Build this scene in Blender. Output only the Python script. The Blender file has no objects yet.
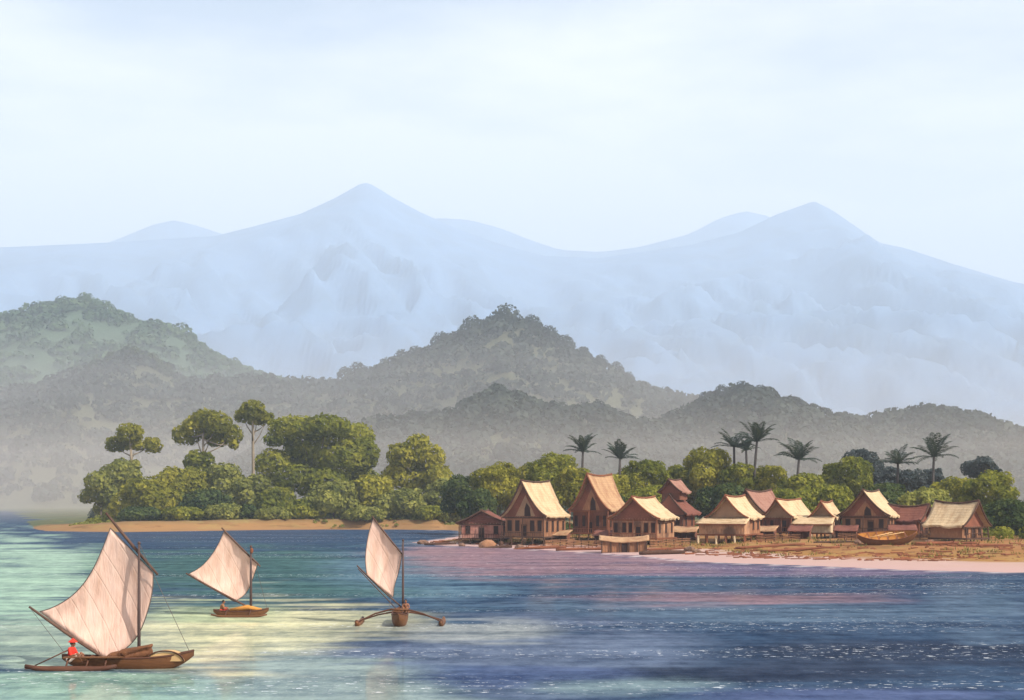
import bpy, bmesh, math, random
import numpy as np
from mathutils import Vector, Matrix, noise as mnoise

PI = math.pi
F, CZ, HY = 1407.0, 8.4, 500.0          # focal length in pixels, eye height, horizon row
scene = bpy.context.scene
col = scene.collection
random.seed(7)


def R(d): return math.radians(d)


def P(px, py, D):
    return Vector(((px - 512) / F * D, D, CZ + (HY - py) / F * D))


def XW(px, D): return (px - 512) / F * D


def water_D(py): return F * CZ / (py - HY)


# ------------------------------------------------------------------ objects
def tag(o, label=None, cat=None, group=None, kind=None):
    if label: o['label'] = label
    if cat: o['category'] = cat
    if group: o['group'] = group
    if kind: o['kind'] = kind
    return o


def empty(name, loc, rz=0.0):
    o = bpy.data.objects.new(name, None)
    col.objects.link(o)
    o.location = loc
    o.rotation_euler = (0, 0, rz)
    o.empty_display_size = 0.3
    return o


class MB:
    """collects shapes, then links them as one mesh object"""
    def __init__(self): self.v, self.f = [], []

    def add(self, vs, fs):
        n = len(self.v)
        self.v += [tuple(p) for p in vs]
        self.f += [tuple(i + n for i in q) for q in fs]
        return self

    def box(self, x0, x1, y0, y1, z0, z1, bev=0.0):
        vs = [(x, y, z) for z in (z0, z1) for y in (y0, y1) for x in (x0, x1)]
        return self.add(vs, [(0, 2, 3, 1), (4, 5, 7, 6), (0, 1, 5, 4), (2, 6, 7, 3), (0, 4, 6, 2), (1, 3, 7, 5)])

    def tube(self, pts, rad, n=8, cap=True):
        pts = [Vector(p) for p in pts]
        if not hasattr(rad, '__len__'): rad = [rad] * len(pts)
        vs, fs = [], []
        ref = None
        for i, p in enumerate(pts):
            d = (pts[min(i + 1, len(pts) - 1)] - pts[max(i - 1, 0)])
            if d.length < 1e-9: d = Vector((0, 0, 1))
            d.normalize()
            if ref is None: ref = d.orthogonal().normalized()
            u = (ref - d * ref.dot(d))
            u = u.normalized() if u.length > 1e-6 else d.orthogonal().normalized()
            ref = u
            w = d.cross(u)
            for k in range(n):
                a = 2 * PI * k / n
                vs.append(p + (u * math.cos(a) + w * math.sin(a)) * rad[i])
        m = len(pts)
        for i in range(m - 1):
            for k in range(n):
                k2 = (k + 1) % n
                fs.append((i * n + k, i * n + k2, (i + 1) * n + k2, (i + 1) * n + k))
        if cap:
            fs.append(tuple(range(n - 1, -1, -1)))
            fs.append(tuple((m - 1) * n + k for k in range(n)))
        return self.add(vs, fs)

    def capsule(self, a, b, ra, rb=None, n=12):
        rb = ra if rb is None else rb
        a, b = Vector(a), Vector(b)
        d = (b - a)
        d = d.normalized() if d.length > 1e-6 else Vector((0, 0, 1))
        pts, rad = [], []
        for k in range(5):
            t = PI / 2 * (k / 5 + 0.02)
            pts.append(a - d * ra * math.cos(t)); rad.append(ra * math.sin(t))
        pts.append(a); rad.append(ra)
        pts.append(b); rad.append(rb)
        for k in range(4, -1, -1):
            t = PI / 2 * (k / 5 + 0.02)
            pts.append(b + d * rb * math.cos(t)); rad.append(rb * math.sin(t))
        return self.tube(pts, rad, n)

    def ball(self, c, r, n=12, rot=None):
        c = Vector(c)
        r = Vector(r) if hasattr(r, '__len__') else Vector((r, r, r))
        vs, fs = [], []
        m = n // 2
        for i in range(m + 1):
            t = PI * i / m
            t = min(max(t, 0.03), PI - 0.03)
            for k in range(n):
                a = 2 * PI * k / n
                q = Vector((r.x * math.sin(t) * math.cos(a), r.y * math.sin(t) * math.sin(a), r.z * math.cos(t)))
                if rot is not None: q = rot @ q
                vs.append(c + q)
        for i in range(m):
            for k in range(n):
                k2 = (k + 1) % n
                fs.append((i * n + k, (i + 1) * n + k, (i + 1) * n + k2, i * n + k2))
        fs.append(tuple(range(n)))
        fs.append(tuple(m * n + k for k in range(n - 1, -1, -1)))
        return self.add(vs, fs)

    def grid(self, rows, close=False):
        """rows: list of equally long point rows"""
        m, n = len(rows), len(rows[0])
        vs = [p for r in rows for p in r]
        fs = [(i * n + k, i * n + k + 1, (i + 1) * n + k + 1, (i + 1) * n + k) for i in range(m - 1) for k in range(n - 1)]
        return self.add(vs, fs)

    def slab(self, top, bot):
        """closed slab between two grids of the same size"""
        m, n = len(top), len(top[0])
        vs = [p for r in top for p in r] + [p for r in bot for p in r]
        o = m * n
        fs = []
        for i in range(m - 1):
            for k in range(n - 1):
                a, b, c, d = i * n + k, i * n + k + 1, (i + 1) * n + k + 1, (i + 1) * n + k
                fs.append((a, b, c, d)); fs.append((o + d, o + c, o + b, o + a))
        for k in range(n - 1):
            fs.append((k, o + k, o + k + 1, k + 1))
            e = (m - 1) * n
            fs.append((e + k + 1, o + e + k + 1, o + e + k, e + k))
        for i in range(m - 1):
            fs.append((i * n, (i + 1) * n, o + (i + 1) * n, o + i * n))
            fs.append(((i + 1) * n + n - 1, i * n + n - 1, o + i * n + n - 1, o + (i + 1) * n + n - 1))
        return self.add(vs, fs)

    def prism(self, poly, y0, y1):
        """polygon in xz, extruded in y"""
        n = len(poly)
        vs = [(x, y0, z) for x, z in poly] + [(x, y1, z) for x, z in poly]
        fs = [tuple(range(n)), tuple(range(2 * n - 1, n - 1, -1))]
        fs += [((k + 1) % n, k, n + k, n + (k + 1) % n) for k in range(n)]
        return self.add(vs, fs)

    def build(self, name, m, parent=None, smooth=False, fix=True):
        me = bpy.data.meshes.new(name)
        me.from_pydata(self.v, [], self.f)
        if fix:
            bm = bmesh.new(); bm.from_mesh(me)
            bmesh.ops.recalc_face_normals(bm, faces=bm.faces)
            bm.to_mesh(me); bm.free()
        if smooth:
            me.polygons.foreach_set('use_smooth', [True] * len(me.polygons))
        me.materials.append(m)
        o = bpy.data.objects.new(name, me)
        col.objects.link(o)
        if parent is not None: o.parent = parent
        return o


def np_mesh(name, verts, faces, m, parent=None, attrs=None, smooth=False):
    me = bpy.data.meshes.new(name)
    me.from_pydata(verts.tolist() if hasattr(verts, 'tolist') else verts, [], faces.tolist() if hasattr(faces, 'tolist') else faces)
    for k, a in (attrs or {}).items():
        if a.ndim == 1:
            at = me.attributes.new(k, 'FLOAT', 'FACE' if len(a) == len(me.polygons) else 'POINT')
            at.data.foreach_set('value', a.astype(np.float32))
        else:
            at = me.attributes.new(k, 'FLOAT_COLOR', 'POINT')
            at.data.foreach_set('color', a.astype(np.float32).ravel())
    if smooth: me.polygons.foreach_set('use_smooth', [True] * len(me.polygons))
    me.materials.append(m)
    o = bpy.data.objects.new(name, me)
    col.objects.link(o)
    if parent is not None: o.parent = parent
    return o


# ---------------------------------------------------------------- materials
class NT:
    def __init__(self, name):
        self.m = bpy.data.materials.new(name)
        self.m.use_nodes = True
        self.t = self.m.node_tree
        self.t.nodes.clear()
        self.out = self.t.nodes.new('ShaderNodeOutputMaterial')

    def n(self, kind, **kw):
        x = self.t.nodes.new(kind)
        for k, v in kw.items(): setattr(x, k, v)
        return x

    def l(self, a, b): self.t.links.new(a, b)

    def coords(self, scale=(1, 1, 1), world=False):
        mp = self.n('ShaderNodeMapping')
        mp.inputs['Scale'].default_value = scale
        if world:
            self.l(self.n('ShaderNodeNewGeometry').outputs['Position'], mp.inputs['Vector'])
        else:
            self.l(self.n('ShaderNodeTexCoord').outputs['Object'], mp.inputs['Vector'])
        return mp.outputs['Vector']

    def noise(self, vec, scale, detail=5, rough=0.6):
        x = self.n('ShaderNodeTexNoise')
        x.inputs['Scale'].default_value = scale
        x.inputs['Detail'].default_value = detail
        x.inputs['Roughness'].default_value = rough
        self.l(vec, x.inputs['Vector'])
        return x.outputs['Fac']

    def ramp(self, fac, stops, interp='LINEAR'):
        x = self.n('ShaderNodeValToRGB')
        e = x.color_ramp
        e.interpolation = interp
        while len(e.elements) < len(stops): e.elements.new(0.5)
        for el, (p, c) in zip(e.elements, stops):
            el.position = p
            el.color = (*c, 1) if len(c) == 3 else c
        self.l(fac, x.inputs['Fac'])
        return x.outputs['Color']

    def mix(self, fac, a, b, blend='MIX'):
        x = self.n('ShaderNodeMix', data_type='RGBA', blend_type=blend)
        if hasattr(fac, 'links'): self.l(fac, x.inputs[0])
        else: x.inputs[0].default_value = fac
        for s, v in ((6, a), (7, b)):
            if hasattr(v, 'links'): self.l(v, x.inputs[s])
            else: x.inputs[s].default_value = (*v, 1)
        return x.outputs[2]

    def math(self, op, a, b=0.0, clamp=False):
        x = self.n('ShaderNodeMath', operation=op, use_clamp=clamp)
        for i, v in enumerate((a, b)):
            if hasattr(v, 'links'): self.l(v, x.inputs[i])
            else: x.inputs[i].default_value = v
        return x.outputs[0]

    def bump(self, h, strength=0.5, dist=0.1):
        x = self.n('ShaderNodeBump')
        x.inputs['Strength'].default_value = strength
        x.inputs['Distance'].default_value = dist
        self.l(h, x.inputs['Height'])
        return x.outputs['Normal']

    def principled(self, color, rough=0.85, normal=None, spec=0.25):
        b = self.n('ShaderNodeBsdfPrincipled')
        if hasattr(color, 'links'): self.l(color, b.inputs['Base Color'])
        else: b.inputs['Base Color'].default_value = (*color, 1)
        b.inputs['Roughness'].default_value = rough
        b.inputs['Specular IOR Level'].default_value = spec
        if normal is not None: self.l(normal, b.inputs['Normal'])
        self.l(b.outputs[0], self.out.inputs['Surface'])
        return b


def sc(c, k): return tuple(min(1.0, x * k) for x in c)


def rough_mat(name, c, scale=2.0, stretch=(1, 1, 1), var=0.35, bump=0.4, dist=0.06, rough=0.9, second=None):
    """mottled surface: base colour, lighter and darker streaks, weathering patches"""
    t = NT(name)
    v = t.coords(stretch)
    f = t.noise(v, scale, 6, 0.65)
    colr = t.ramp(f, [(0.28, sc(c, 1 - var)), (0.5, c), (0.74, sc(c, 1 + var))])
    big = t.noise(t.coords(), 0.45, 3, 0.5)
    m = t.math('MULTIPLY', t.math('SUBTRACT', big, 0.42, True), 4.0, True)
    colr = t.mix(m, colr, second or sc(c, 0.7))
    t.principled(colr, rough, t.bump(f, bump, dist))
    return t.m


def thatch_mat(name, c, second=None, var=0.22):
    t = NT(name)
    f = t.noise(t.coords((1.2, 9.0, 1.2)), 1.6, 5, 0.65)
    course = t.n('ShaderNodeTexWave', wave_type='BANDS', bands_direction='Z')
    course.inputs['Scale'].default_value = 0.75
    course.inputs['Distortion'].default_value = 2.5
    course.inputs['Detail'].default_value = 3
    t.l(t.coords(), course.inputs['Vector'])
    colr = t.ramp(f, [(0.25, sc(c, 1 - var * 1.5)), (0.5, c), (0.75, sc(c, 1 + var))])
    colr = t.mix(t.math('MULTIPLY', course.outputs['Fac'], 0.18), colr, sc(c, 0.62))
    big = t.noise(t.coords((0.9, 1.6, 0.45)), 0.6, 5, 0.65)
    colr = t.mix(t.math('MULTIPLY', t.math('SUBTRACT', big, 0.45, True), 4.5, True), colr, second or sc(c, 0.72))
    h = t.math('ADD', f, t.math('MULTIPLY', course.outputs['Fac'], 0.4))
    t.principled(colr, 0.95, t.bump(h, 0.6, 0.12), 0.1)
    return t.m


def leaf_mat(name, dark, mid, light, transl=0.25):
    t = NT(name)
    a = t.n('ShaderNodeAttribute', attribute_name='tint')
    colr = t.ramp(a.outputs['Fac'], [(0.0, dark), (0.5, mid), (1.0, light)])
    d = t.n('ShaderNodeBsdfDiffuse')
    t.l(colr, d.inputs['Color'])
    tr = t.n('ShaderNodeBsdfTranslucent')
    t.l(t.mix(0.5, colr, (0.2, 0.22, 0.03)), tr.inputs['Color'])
    mx = t.n('ShaderNodeMixShader')
    mx.inputs[0].default_value = transl
    t.l(d.outputs[0], mx.inputs[1]); t.l(tr.outputs[0], mx.inputs[2])
    t.l(mx.outputs[0], t.out.inputs['Surface'])
    return t.m


M = {}
M['thatch_pale'] = thatch_mat('pale_thatch', (0.52, 0.385, 0.235), (0.36, 0.235, 0.13))
M['thatch_tan'] = thatch_mat('tan_thatch', (0.40, 0.25, 0.14), (0.25, 0.125, 0.07))
M['thatch_pink'] = thatch_mat('reddish_thatch', (0.29, 0.155, 0.115), (0.20, 0.09, 0.065))
M['thatch_maroon'] = thatch_mat('maroon_thatch', (0.18, 0.07, 0.05), (0.12, 0.045, 0.035))
M['thatch_grey'] = thatch_mat('weathered_thatch', (0.48, 0.34, 0.20), (0.40, 0.26, 0.15))
M['board_dark'] = rough_mat('dark_boards', (0.175, 0.066, 0.038), 2.2, (4, 4, 0.5), 0.45, 0.6)
M['board_brown'] = rough_mat('brown_boards', (0.30, 0.145, 0.075), 2.2, (4, 4, 0.5), 0.4, 0.6)
M['board_tan'] = rough_mat('tan_boards', (0.43, 0.235, 0.13), 2.2, (4, 4, 0.5), 0.45, 0.6, second=(0.15, 0.08, 0.05))
M['board_pink'] = rough_mat('faded_red_boards', (0.50, 0.265, 0.205), 2.0, (4, 4, 0.6), 0.35, 0.5, second=(0.26, 0.10, 0.07))
M['board_pale'] = rough_mat('pale_boards', (0.62, 0.47, 0.30), 2.0, (4, 4, 0.6), 0.2, 0.4)
M['gable_tan'] = rough_mat('woven_gable', (0.31, 0.19, 0.11), 5, (1, 1, 3), 0.3, 0.4)
M['gable_red'] = rough_mat('dark_red_gable', (0.20, 0.072, 0.042), 4, (1, 1, 3), 0.4, 0.4)
M['wood_dark'] = rough_mat('dark_wood', (0.075, 0.036, 0.022), 4, (1, 1, 1), 0.4, 0.4)
M['wood_red'] = rough_mat('red_brown_wood', (0.19, 0.065, 0.03), 4, (1, 1, 1), 0.4, 0.4)
M['shadow_gap'] = rough_mat('opening_shade', (0.035, 0.016, 0.012), 4, (1, 1, 1), 0.3, 0.2)  # near-black panels stand in for the shade inside doors, windows and gable openings
M['hull'] = rough_mat('boat_hull_wood', (0.135, 0.055, 0.020), 3, (0.6, 3, 3), 0.5, 0.35, 0.03, 0.6)
M['hull_rim'] = rough_mat('boat_rim_wood', (0.085, 0.033, 0.018), 3, (0.6, 3, 3), 0.4, 0.3, 0.02, 0.7)
M['hull_gold'] = rough_mat('boat_inside_wood', (0.46, 0.20, 0.04), 3, (0.6, 3, 3), 0.4, 0.3, 0.03, 0.7)
M['mast'] = rough_mat('mast_wood', (0.085, 0.055, 0.05), 4, (1, 1, 0.3), 0.4, 0.3, 0.02)
M['spar'] = rough_mat('spar_wood', (0.10, 0.055, 0.04), 4, (1, 1, 1), 0.4, 0.3, 0.02)
M['mat_cream'] = rough_mat('woven_mat', (0.58, 0.37, 0.17), 6, (1, 4, 1), 0.2, 0.4, 0.03)
M['canvas'] = rough_mat('brown_canvas', (0.15, 0.062, 0.028), 3, (1, 1, 1), 0.5, 0.8, 0.1)
M['rope'] = rough_mat('rope', (0.10, 0.08, 0.07), 8, (1, 1, 1), 0.2, 0.1)
M['skin'] = rough_mat('brown_skin', (0.20, 0.085, 0.045), 8, (1, 1, 1), 0.12, 0.05, 0.01, 0.6)
M['hair'] = rough_mat('black_hair', (0.012, 0.010, 0.010), 20, (1, 1, 1), 0.3, 0.3, 0.01, 0.6)
M['red_cloth'] = rough_mat('red_cloth', (0.62, 0.035, 0.02), 8, (1, 1, 1), 0.2, 0.3, 0.02)
M['white_cloth'] = rough_mat('white_cloth', (0.75, 0.62, 0.52), 8, (1, 1, 1), 0.1, 0.3, 0.02)
M['brown_cloth'] = rough_mat('brown_cloth', (0.24, 0.11, 0.05), 8, (1, 1, 1), 0.2, 0.3, 0.02)
M['eye'] = rough_mat('dark_eye', (0.02, 0.015, 0.012), 20, (1, 1, 1), 0.1, 0.0, 0.01, 0.3)
M['rock'] = rough_mat('brown_rock', (0.16, 0.09, 0.06), 3, (1, 1, 1), 0.4, 0.6, 0.1)
M['trunk'] = rough_mat('bark', (0.13, 0.10, 0.07), 3, (2, 2, 0.5), 0.4, 0.6, 0.1)
M['trunk_pale'] = rough_mat('pale_bark', (0.26, 0.21, 0.15), 3, (2, 2, 0.5), 0.3, 0.6, 0.1)
M['palm_trunk'] = rough_mat('palm_bark', (0.075, 0.065, 0.06), 3, (1, 1, 4), 0.4, 0.6, 0.08)

M['leaf_olive'] = leaf_mat('olive_leaves', (0.040, 0.060, 0.012), (0.22, 0.21, 0.028), (0.43, 0.38, 0.055), 0.42)
M['leaf_mid'] = leaf_mat('mid_green_leaves', (0.028, 0.046, 0.012), (0.145, 0.160, 0.024), (0.34, 0.32, 0.045), 0.42)
M['leaf_sage'] = leaf_mat('sage_leaves', (0.055, 0.072, 0.026), (0.20, 0.21, 0.052), (0.38, 0.36, 0.085), 0.42)
M['leaf_dark'] = leaf_mat('dark_green_leaves', (0.013, 0.026, 0.012), (0.042, 0.062, 0.022), (0.10, 0.12, 0.035), 0.2)
M['leaf_blue'] = leaf_mat('blue_green_leaves', (0.020, 0.030, 0.034), (0.045, 0.058, 0.062), (0.080, 0.095, 0.095), 0.12)
M['leaf_palm'] = leaf_mat('palm_fronds', (0.018, 0.032, 0.030), (0.034, 0.050, 0.042), (0.060, 0.080, 0.060), 0.15)
M['leaf_far'] = leaf_mat('far_forest_leaves', (0.022, 0.030, 0.028), (0.042, 0.053, 0.046), (0.076, 0.088, 0.068), 0.1)
M['leaf_far_green'] = leaf_mat('far_green_forest_leaves', (0.035, 0.062, 0.036), (0.066, 0.105, 0.055), (0.12, 0.17, 0.08), 0.1)


def sail_mat():
    t = NT('sail_cloth')
    f = t.noise(t.coords((1.0, 1.0, 0.35)), 1.5, 5, 0.6)
    colr = t.ramp(f, [(0.3, (0.72, 0.49, 0.39)), (0.5, (0.80, 0.58, 0.48)), (0.72, (0.83, 0.63, 0.54))])
    weave = t.n('ShaderNodeTexWave', wave_type='BANDS', bands_direction='DIAGONAL')
    weave.inputs['Scale'].default_value = 1.1
    weave.inputs['Distortion'].default_value = 3
    t.l(t.coords(), weave.inputs['Vector'])
    colr = t.mix(t.math('MULTIPLY', weave.outputs['Fac'], 0.05), colr, (0.55, 0.36, 0.24))
    seam = t.n('ShaderNodeTexWave', wave_type='BANDS', bands_direction='X')
    seam.inputs['Scale'].default_value = 0.36
    seam.inputs['Distortion'].default_value = 0.6; seam.inputs['Detail'].default_value = 1
    mp = t.n('ShaderNodeMapping'); mp.inputs['Rotation'].default_value = (0, R(28), 0)
    t.l(t.n('ShaderNodeTexCoord').outputs['Object'], mp.inputs['Vector']); t.l(mp.outputs[0], seam.inputs['Vector'])
    sl_ = t.math('MULTIPLY', t.math('SUBTRACT', seam.outputs['Fac'], 0.975, True), 30.0, True)
    colr = t.mix(t.math('MULTIPLY', sl_, 0.16), colr, (0.36, 0.22, 0.15))
    mp2 = t.n('ShaderNodeMapping'); mp2.inputs['Rotation'].default_value = (0, R(35), 0); mp2.inputs['Scale'].default_value = (2.2, 1, 0.35)
    t.l(t.n('ShaderNodeTexCoord').outputs['Object'], mp2.inputs['Vector'])
    cr = t.noise(mp2.outputs[0], 1.3, 4, 0.6)
    colr = t.mix(t.math('MULTIPLY', t.math('SUBTRACT', cr, 0.55, True), 2.0, True), colr, (0.62, 0.38, 0.24))
    d = t.n('ShaderNodeBsdfDiffuse'); tr = t.n('ShaderNodeBsdfTranslucent')
    nrm = t.bump(t.math('SUBTRACT', t.math('ADD', f, t.math('MULTIPLY', cr, 1.5)), t.math('MULTIPLY', sl_, 0.3)), 0.5, 0.12)
    for b in (d, tr):
        t.l(colr, b.inputs['Color']); t.l(nrm, b.inputs['Normal'])
    mx = t.n('ShaderNodeMixShader'); mx.inputs[0].default_value = 0.35
    t.l(d.outputs[0], mx.inputs[1]); t.l(tr.outputs[0], mx.inputs[2])
    t.l(mx.outputs[0], t.out.inputs['Surface'])
    return t.m


M['sail'] = sail_mat()

# ------------------------------------------------------------- land and sea
shore_px = [(-420, 508), (-120, 508.5), (5, 511), (22, 517), (32, 525), (37, 529.5), (48, 531), (90, 531.8), (130, 532), (200, 531), (260, 530), (320, 529.5),
            (390, 529.5), (440, 530), (460, 531), (464, 534), (450, 538), (430, 540.5), (416, 542.5), (413, 543.6), (424, 545.0),
            (455, 546), (520, 549), (560, 551), (600, 553), (650, 557), (700, 561.5), (760, 564), (820, 566.5), (880, 569), (940, 571),
            (1010, 572.5), (1100, 573), (1400, 573)]
shore = [(XW(px, water_D(py)), water_D(py)) for px, py in shore_px]
poly = np.array([(-15500, 470)] + shore + [(15500, 158), (15500, 19000), (-15500, 19000)])


def signed_dist(x, y):
    x, y = np.atleast_1d(np.asarray(x, float)), np.atleast_1d(np.asarray(y, float))
    best = np.full(x.shape, 1e18)
    inside = np.zeros(x.shape, bool)
    n = len(poly)
    for i in range(n):
        ax, ay = poly[i]; bx, by = poly[(i + 1) % n]
        dx, dy = bx - ax, by - ay
        t = np.clip(((x - ax) * dx + (y - ay) * dy) / (dx * dx + dy * dy), 0, 1)
        best = np.minimum(best, (x - ax - t * dx) ** 2 + (y - ay - t * dy) ** 2)
        c = (ay > y) != (by > y)
        with np.errstate(divide='ignore', invalid='ignore'):
            xi = (bx - ax) * (y - ay) / (by - ay) + ax
        inside ^= c & (x < xi)
    return np.where(inside, 1, -1) * np.sqrt(best)


def smooth(t):
    t = np.clip(t, 0, 1)
    return t * t * (3 - 2 * t)


def np_noise(x, y, s, seed=0.0):
    return np.array([mnoise.fractal(Vector((a / s + seed, b / s, seed * 1.7)), 1.0, 2.0, 4) for a, b in zip(np.ravel(x), np.ravel(y))]).reshape(np.shape(x))


def ground_h(x, y, jitter=None):
    x, y = np.atleast_1d(np.asarray(x, float)), np.atleast_1d(np.asarray(y, float))
    d = signed_dist(x, y)
    if jitter is not None: d = d + jitter * 1.3
    left = (x < -20) & (y > 330) | (x < -26)
    start = np.where(left, 0.8, np.interp(x, [-22, -5, 12, 28, 60], [0.6, 2.2, 5.0, 8.0, 19.0]))
    rise = np.where(left, np.interp(x, [-150, -125, -110, -60, -20], [0.2, 0.6, 1.7, 2.6, 2.2]), 1.15)
    over = np.where(left, 4.5, np.interp(x, [-22, 20, 60], [9.0, 26.0, 20.0]))
    h = np.where(d < 0, 0.12 * d, 0.022 * np.minimum(d, start) + np.where(d > 0, np.where(left, 0.42 * smooth(d / 1.6), 0.03), 0)
                 + rise * smooth((d - start) / over) + 0.006 * np.clip(d - start - over, 0, 400))
    return np.maximum(h, -4.0)


def gz(x, y): return float(ground_h(x, y)[0])


def spaced(segs):
    out = []
    for a, b, s in segs: out += list(np.arange(a, b, s))
    return np.array(out + [segs[-1][1]])


gx = spaced([(-15000, -1500, 700), (-1500, -320, 60), (-320, -160, 6), (-160, 130, 1.8), (130, 260, 8), (260, 1500, 80), (1500, 15000, 700)])
gy = spaced([(120, 160, 4), (160, 300, 1.6), (300, 370, 3), (370, 440, 1.6), (440, 560, 10), (560, 1600, 80), (1600, 18000, 900)])
GX, GY = np.meshgrid(gx, gy)
jit = np_noise(GX, GY, 9.0, 3.1)
GH = ground_h(GX.ravel(), GY.ravel(), jit.ravel()).reshape(GX.shape)
GH = GH + np.where(GH > 0.30, 0.22 * np_noise(GX, GY, 6.0, 8.0) + 0.10 * np.sin(GH * 14 + 3 * jit), 0)
nr, nc = GX.shape
gv = np.stack([GX.ravel(), GY.ravel(), GH.ravel()], 1)
idx = np.arange(nr * nc).reshape(nr, nc)
gf = np.stack([idx[:-1, :-1].ravel(), idx[:-1, 1:].ravel(), idx[1:, 1:].ravel(), idx[1:, :-1].ravel()], 1)


def ground_material():
    t = NT('shore_ground')
    pos = t.n('ShaderNodeNewGeometry').outputs['Position']
    sep = t.n('ShaderNodeSeparateXYZ'); t.l(pos, sep.inputs[0])
    w = t.noise(t.coords((0.05, 0.35, 0.35), True), 1.0, 6, 0.65)
    z = t.math('ADD', sep.outputs['Z'], t.math('MULTIPLY', t.math('SUBTRACT', w, 0.5), 0.55))
    zr = t.n('ShaderNodeMapRange'); zr.inputs['From Min'].default_value = -0.2; zr.inputs['From Max'].default_value = 3.6
    t.l(z, zr.inputs['Value'])
    base = t.ramp(zr.outputs[0], [(0.0, (0.34, 0.21, 0.20)), (0.07, (0.41, 0.27, 0.245)), (0.155, (0.40, 0.265, 0.215)), (0.19, (0.27, 0.14, 0.04)),
                                  (0.30, (0.27, 0.135, 0.046)), (0.50, (0.27, 0.125, 0.048)), (0.72, (0.24, 0.092, 0.032)), (0.95, (0.12, 0.115, 0.04))])
    lx = t.math('MULTIPLY', t.math('SUBTRACT', sep.outputs['Y'], 318.0), 0.04, True)
    bank = t.ramp(zr.outputs[0], [(0.0, (0.20, 0.12, 0.07)), (0.10, (0.24, 0.135, 0.06)), (0.45, (0.25, 0.135, 0.055)), (0.8, (0.17, 0.105, 0.045)), (0.95, (0.10, 0.10, 0.04))])
    farm = t.math('MULTIPLY', t.math('SUBTRACT', sep.outputs['Y'], 425.0), 0.03, True)
    bank = t.mix(farm, bank, (0.075, 0.085, 0.04))
    base = t.mix(lx, base, bank)
    streak = t.noise(t.coords((0.022, 0.075, 0.6), True), 1.3, 7, 0.7)
    sm = t.math('MULTIPLY', t.math('SUBTRACT', streak, 0.52, True), 6.0, True)
    up = t.n('ShaderNodeMapRange'); up.inputs['From Min'].default_value = 0.35; up.inputs['From Max'].default_value = 0.65
    t.l(z, up.inputs['Value'])
    base = t.mix(t.math('MULTIPLY', t.math('MULTIPLY', sm, up.outputs[0]), 0.9), base, (0.085, 0.032, 0.016))
    grass = t.noise(t.coords((0.09, 0.09, 0.2), True), 1.4, 5, 0.6)
    gm = t.math('MULTIPLY', t.math('MULTIPLY', t.math('SUBTRACT', grass, 0.5, True), 5.0, True), up.outputs[0])
    base = t.mix(t.math('MULTIPLY', gm, 0.4), base, (0.27, 0.24, 0.075))
    fine = t.noise(t.coords((1, 1, 1), True), 2.5, 5, 0.7)
    t.principled(base, 0.95, t.bump(t.math('ADD', fine, streak), 0.6, 0.2), 0.1)
    return t.m


M['ground'] = ground_material()
tag(np_mesh('ground', gv, gf, M['ground'], smooth=True), 'sandy shore and earth of the bay', kind='structure')


# the sea: tint varies with depth and sand bars; cream patches paint in reflected sky (blobs given in metres on the water)
def wpt(px, py):
    D = water_D(py)
    return XW(px, D), D


def splats():
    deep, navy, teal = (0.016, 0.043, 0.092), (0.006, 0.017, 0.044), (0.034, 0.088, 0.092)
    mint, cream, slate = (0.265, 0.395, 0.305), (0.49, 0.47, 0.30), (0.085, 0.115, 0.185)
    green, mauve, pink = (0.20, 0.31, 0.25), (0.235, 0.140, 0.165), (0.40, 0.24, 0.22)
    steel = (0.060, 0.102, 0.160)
    S = []
    def s(px, py, wx, y0, y1, c, a=1.0):
        S.append((px, py, wx, y0, y1, c, a))
    return deep, S, s, dict(deep=deep, navy=navy, teal=teal, mint=mint, cream=cream, slate=slate, green=green, mauve=mauve, pink=pink, steel=steel)


base_c, S, s, C = splats()
# px centre, py centre, half width px, py top, py bottom, colour, strength
s(230, 537, 260, 528, 545, C['deep'], 1)
s(240, 570, 200, 545, 600, C['teal'], .95)
s(420, 575, 110, 545, 612, (0.075, 0.14, 0.20), .85)
s(320, 592, 110, 582, 606, C['teal'], .7)
s(20, 580, 95, 535, 650, C['mint'], 1)
s(60, 560, 60, 543, 580, C['mint'], .6)
s(70, 640, 110, 618, 668, (0.29, 0.36, 0.28), .8)
s(240, 640, 130, 600, 678, C['cream'], 1)  # cream: reflected sky painted into the water colour
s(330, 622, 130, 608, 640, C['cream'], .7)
s(210, 612, 90, 600, 628, (0.32, 0.38, 0.23), .8)
s(110, 690, 190, 668, 760, C['green'], .95)
s(330, 690, 150, 655, 720, (0.22, 0.28, 0.25), .75)
s(430, 655, 130, 640, 668, C['slate'], .9)
s(560, 650, 160, 615, 690, C['slate'], .8)
s(480, 632, 90, 620, 645, (0.28, 0.30, 0.29), .7)
s(560, 560, 180, 544, 582, C['mauve'], .8)  # mauve tint on the water off the village
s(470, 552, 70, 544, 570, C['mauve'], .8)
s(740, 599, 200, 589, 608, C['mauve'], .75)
s(800, 572, 230, 563, 579, (0.17, 0.125, 0.20), .7)
s(650, 585, 160, 574, 595, C['steel'], .6)
s(880, 585, 200, 571, 598, C['deep'], .9)
s(850, 615, 240, 604, 626, C['steel'], .85)
s(640, 608, 160, 598, 618, C['steel'], .7)
s(900, 650, 260, 632, 690, C['navy'], .9)
s(980, 610, 60, 570, 640, C['steel'], .8)
s(740, 672, 200, 660, 684, C['navy'], 1)
s(620, 684, 120, 674, 694, (0.13, 0.19, 0.20), .8)
s(520, 673, 130, 664, 684, (0.035, 0.06, 0.15), .7)
s(870, 694, 220, 686, 720, (0.05, 0.07, 0.17), .7)

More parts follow.
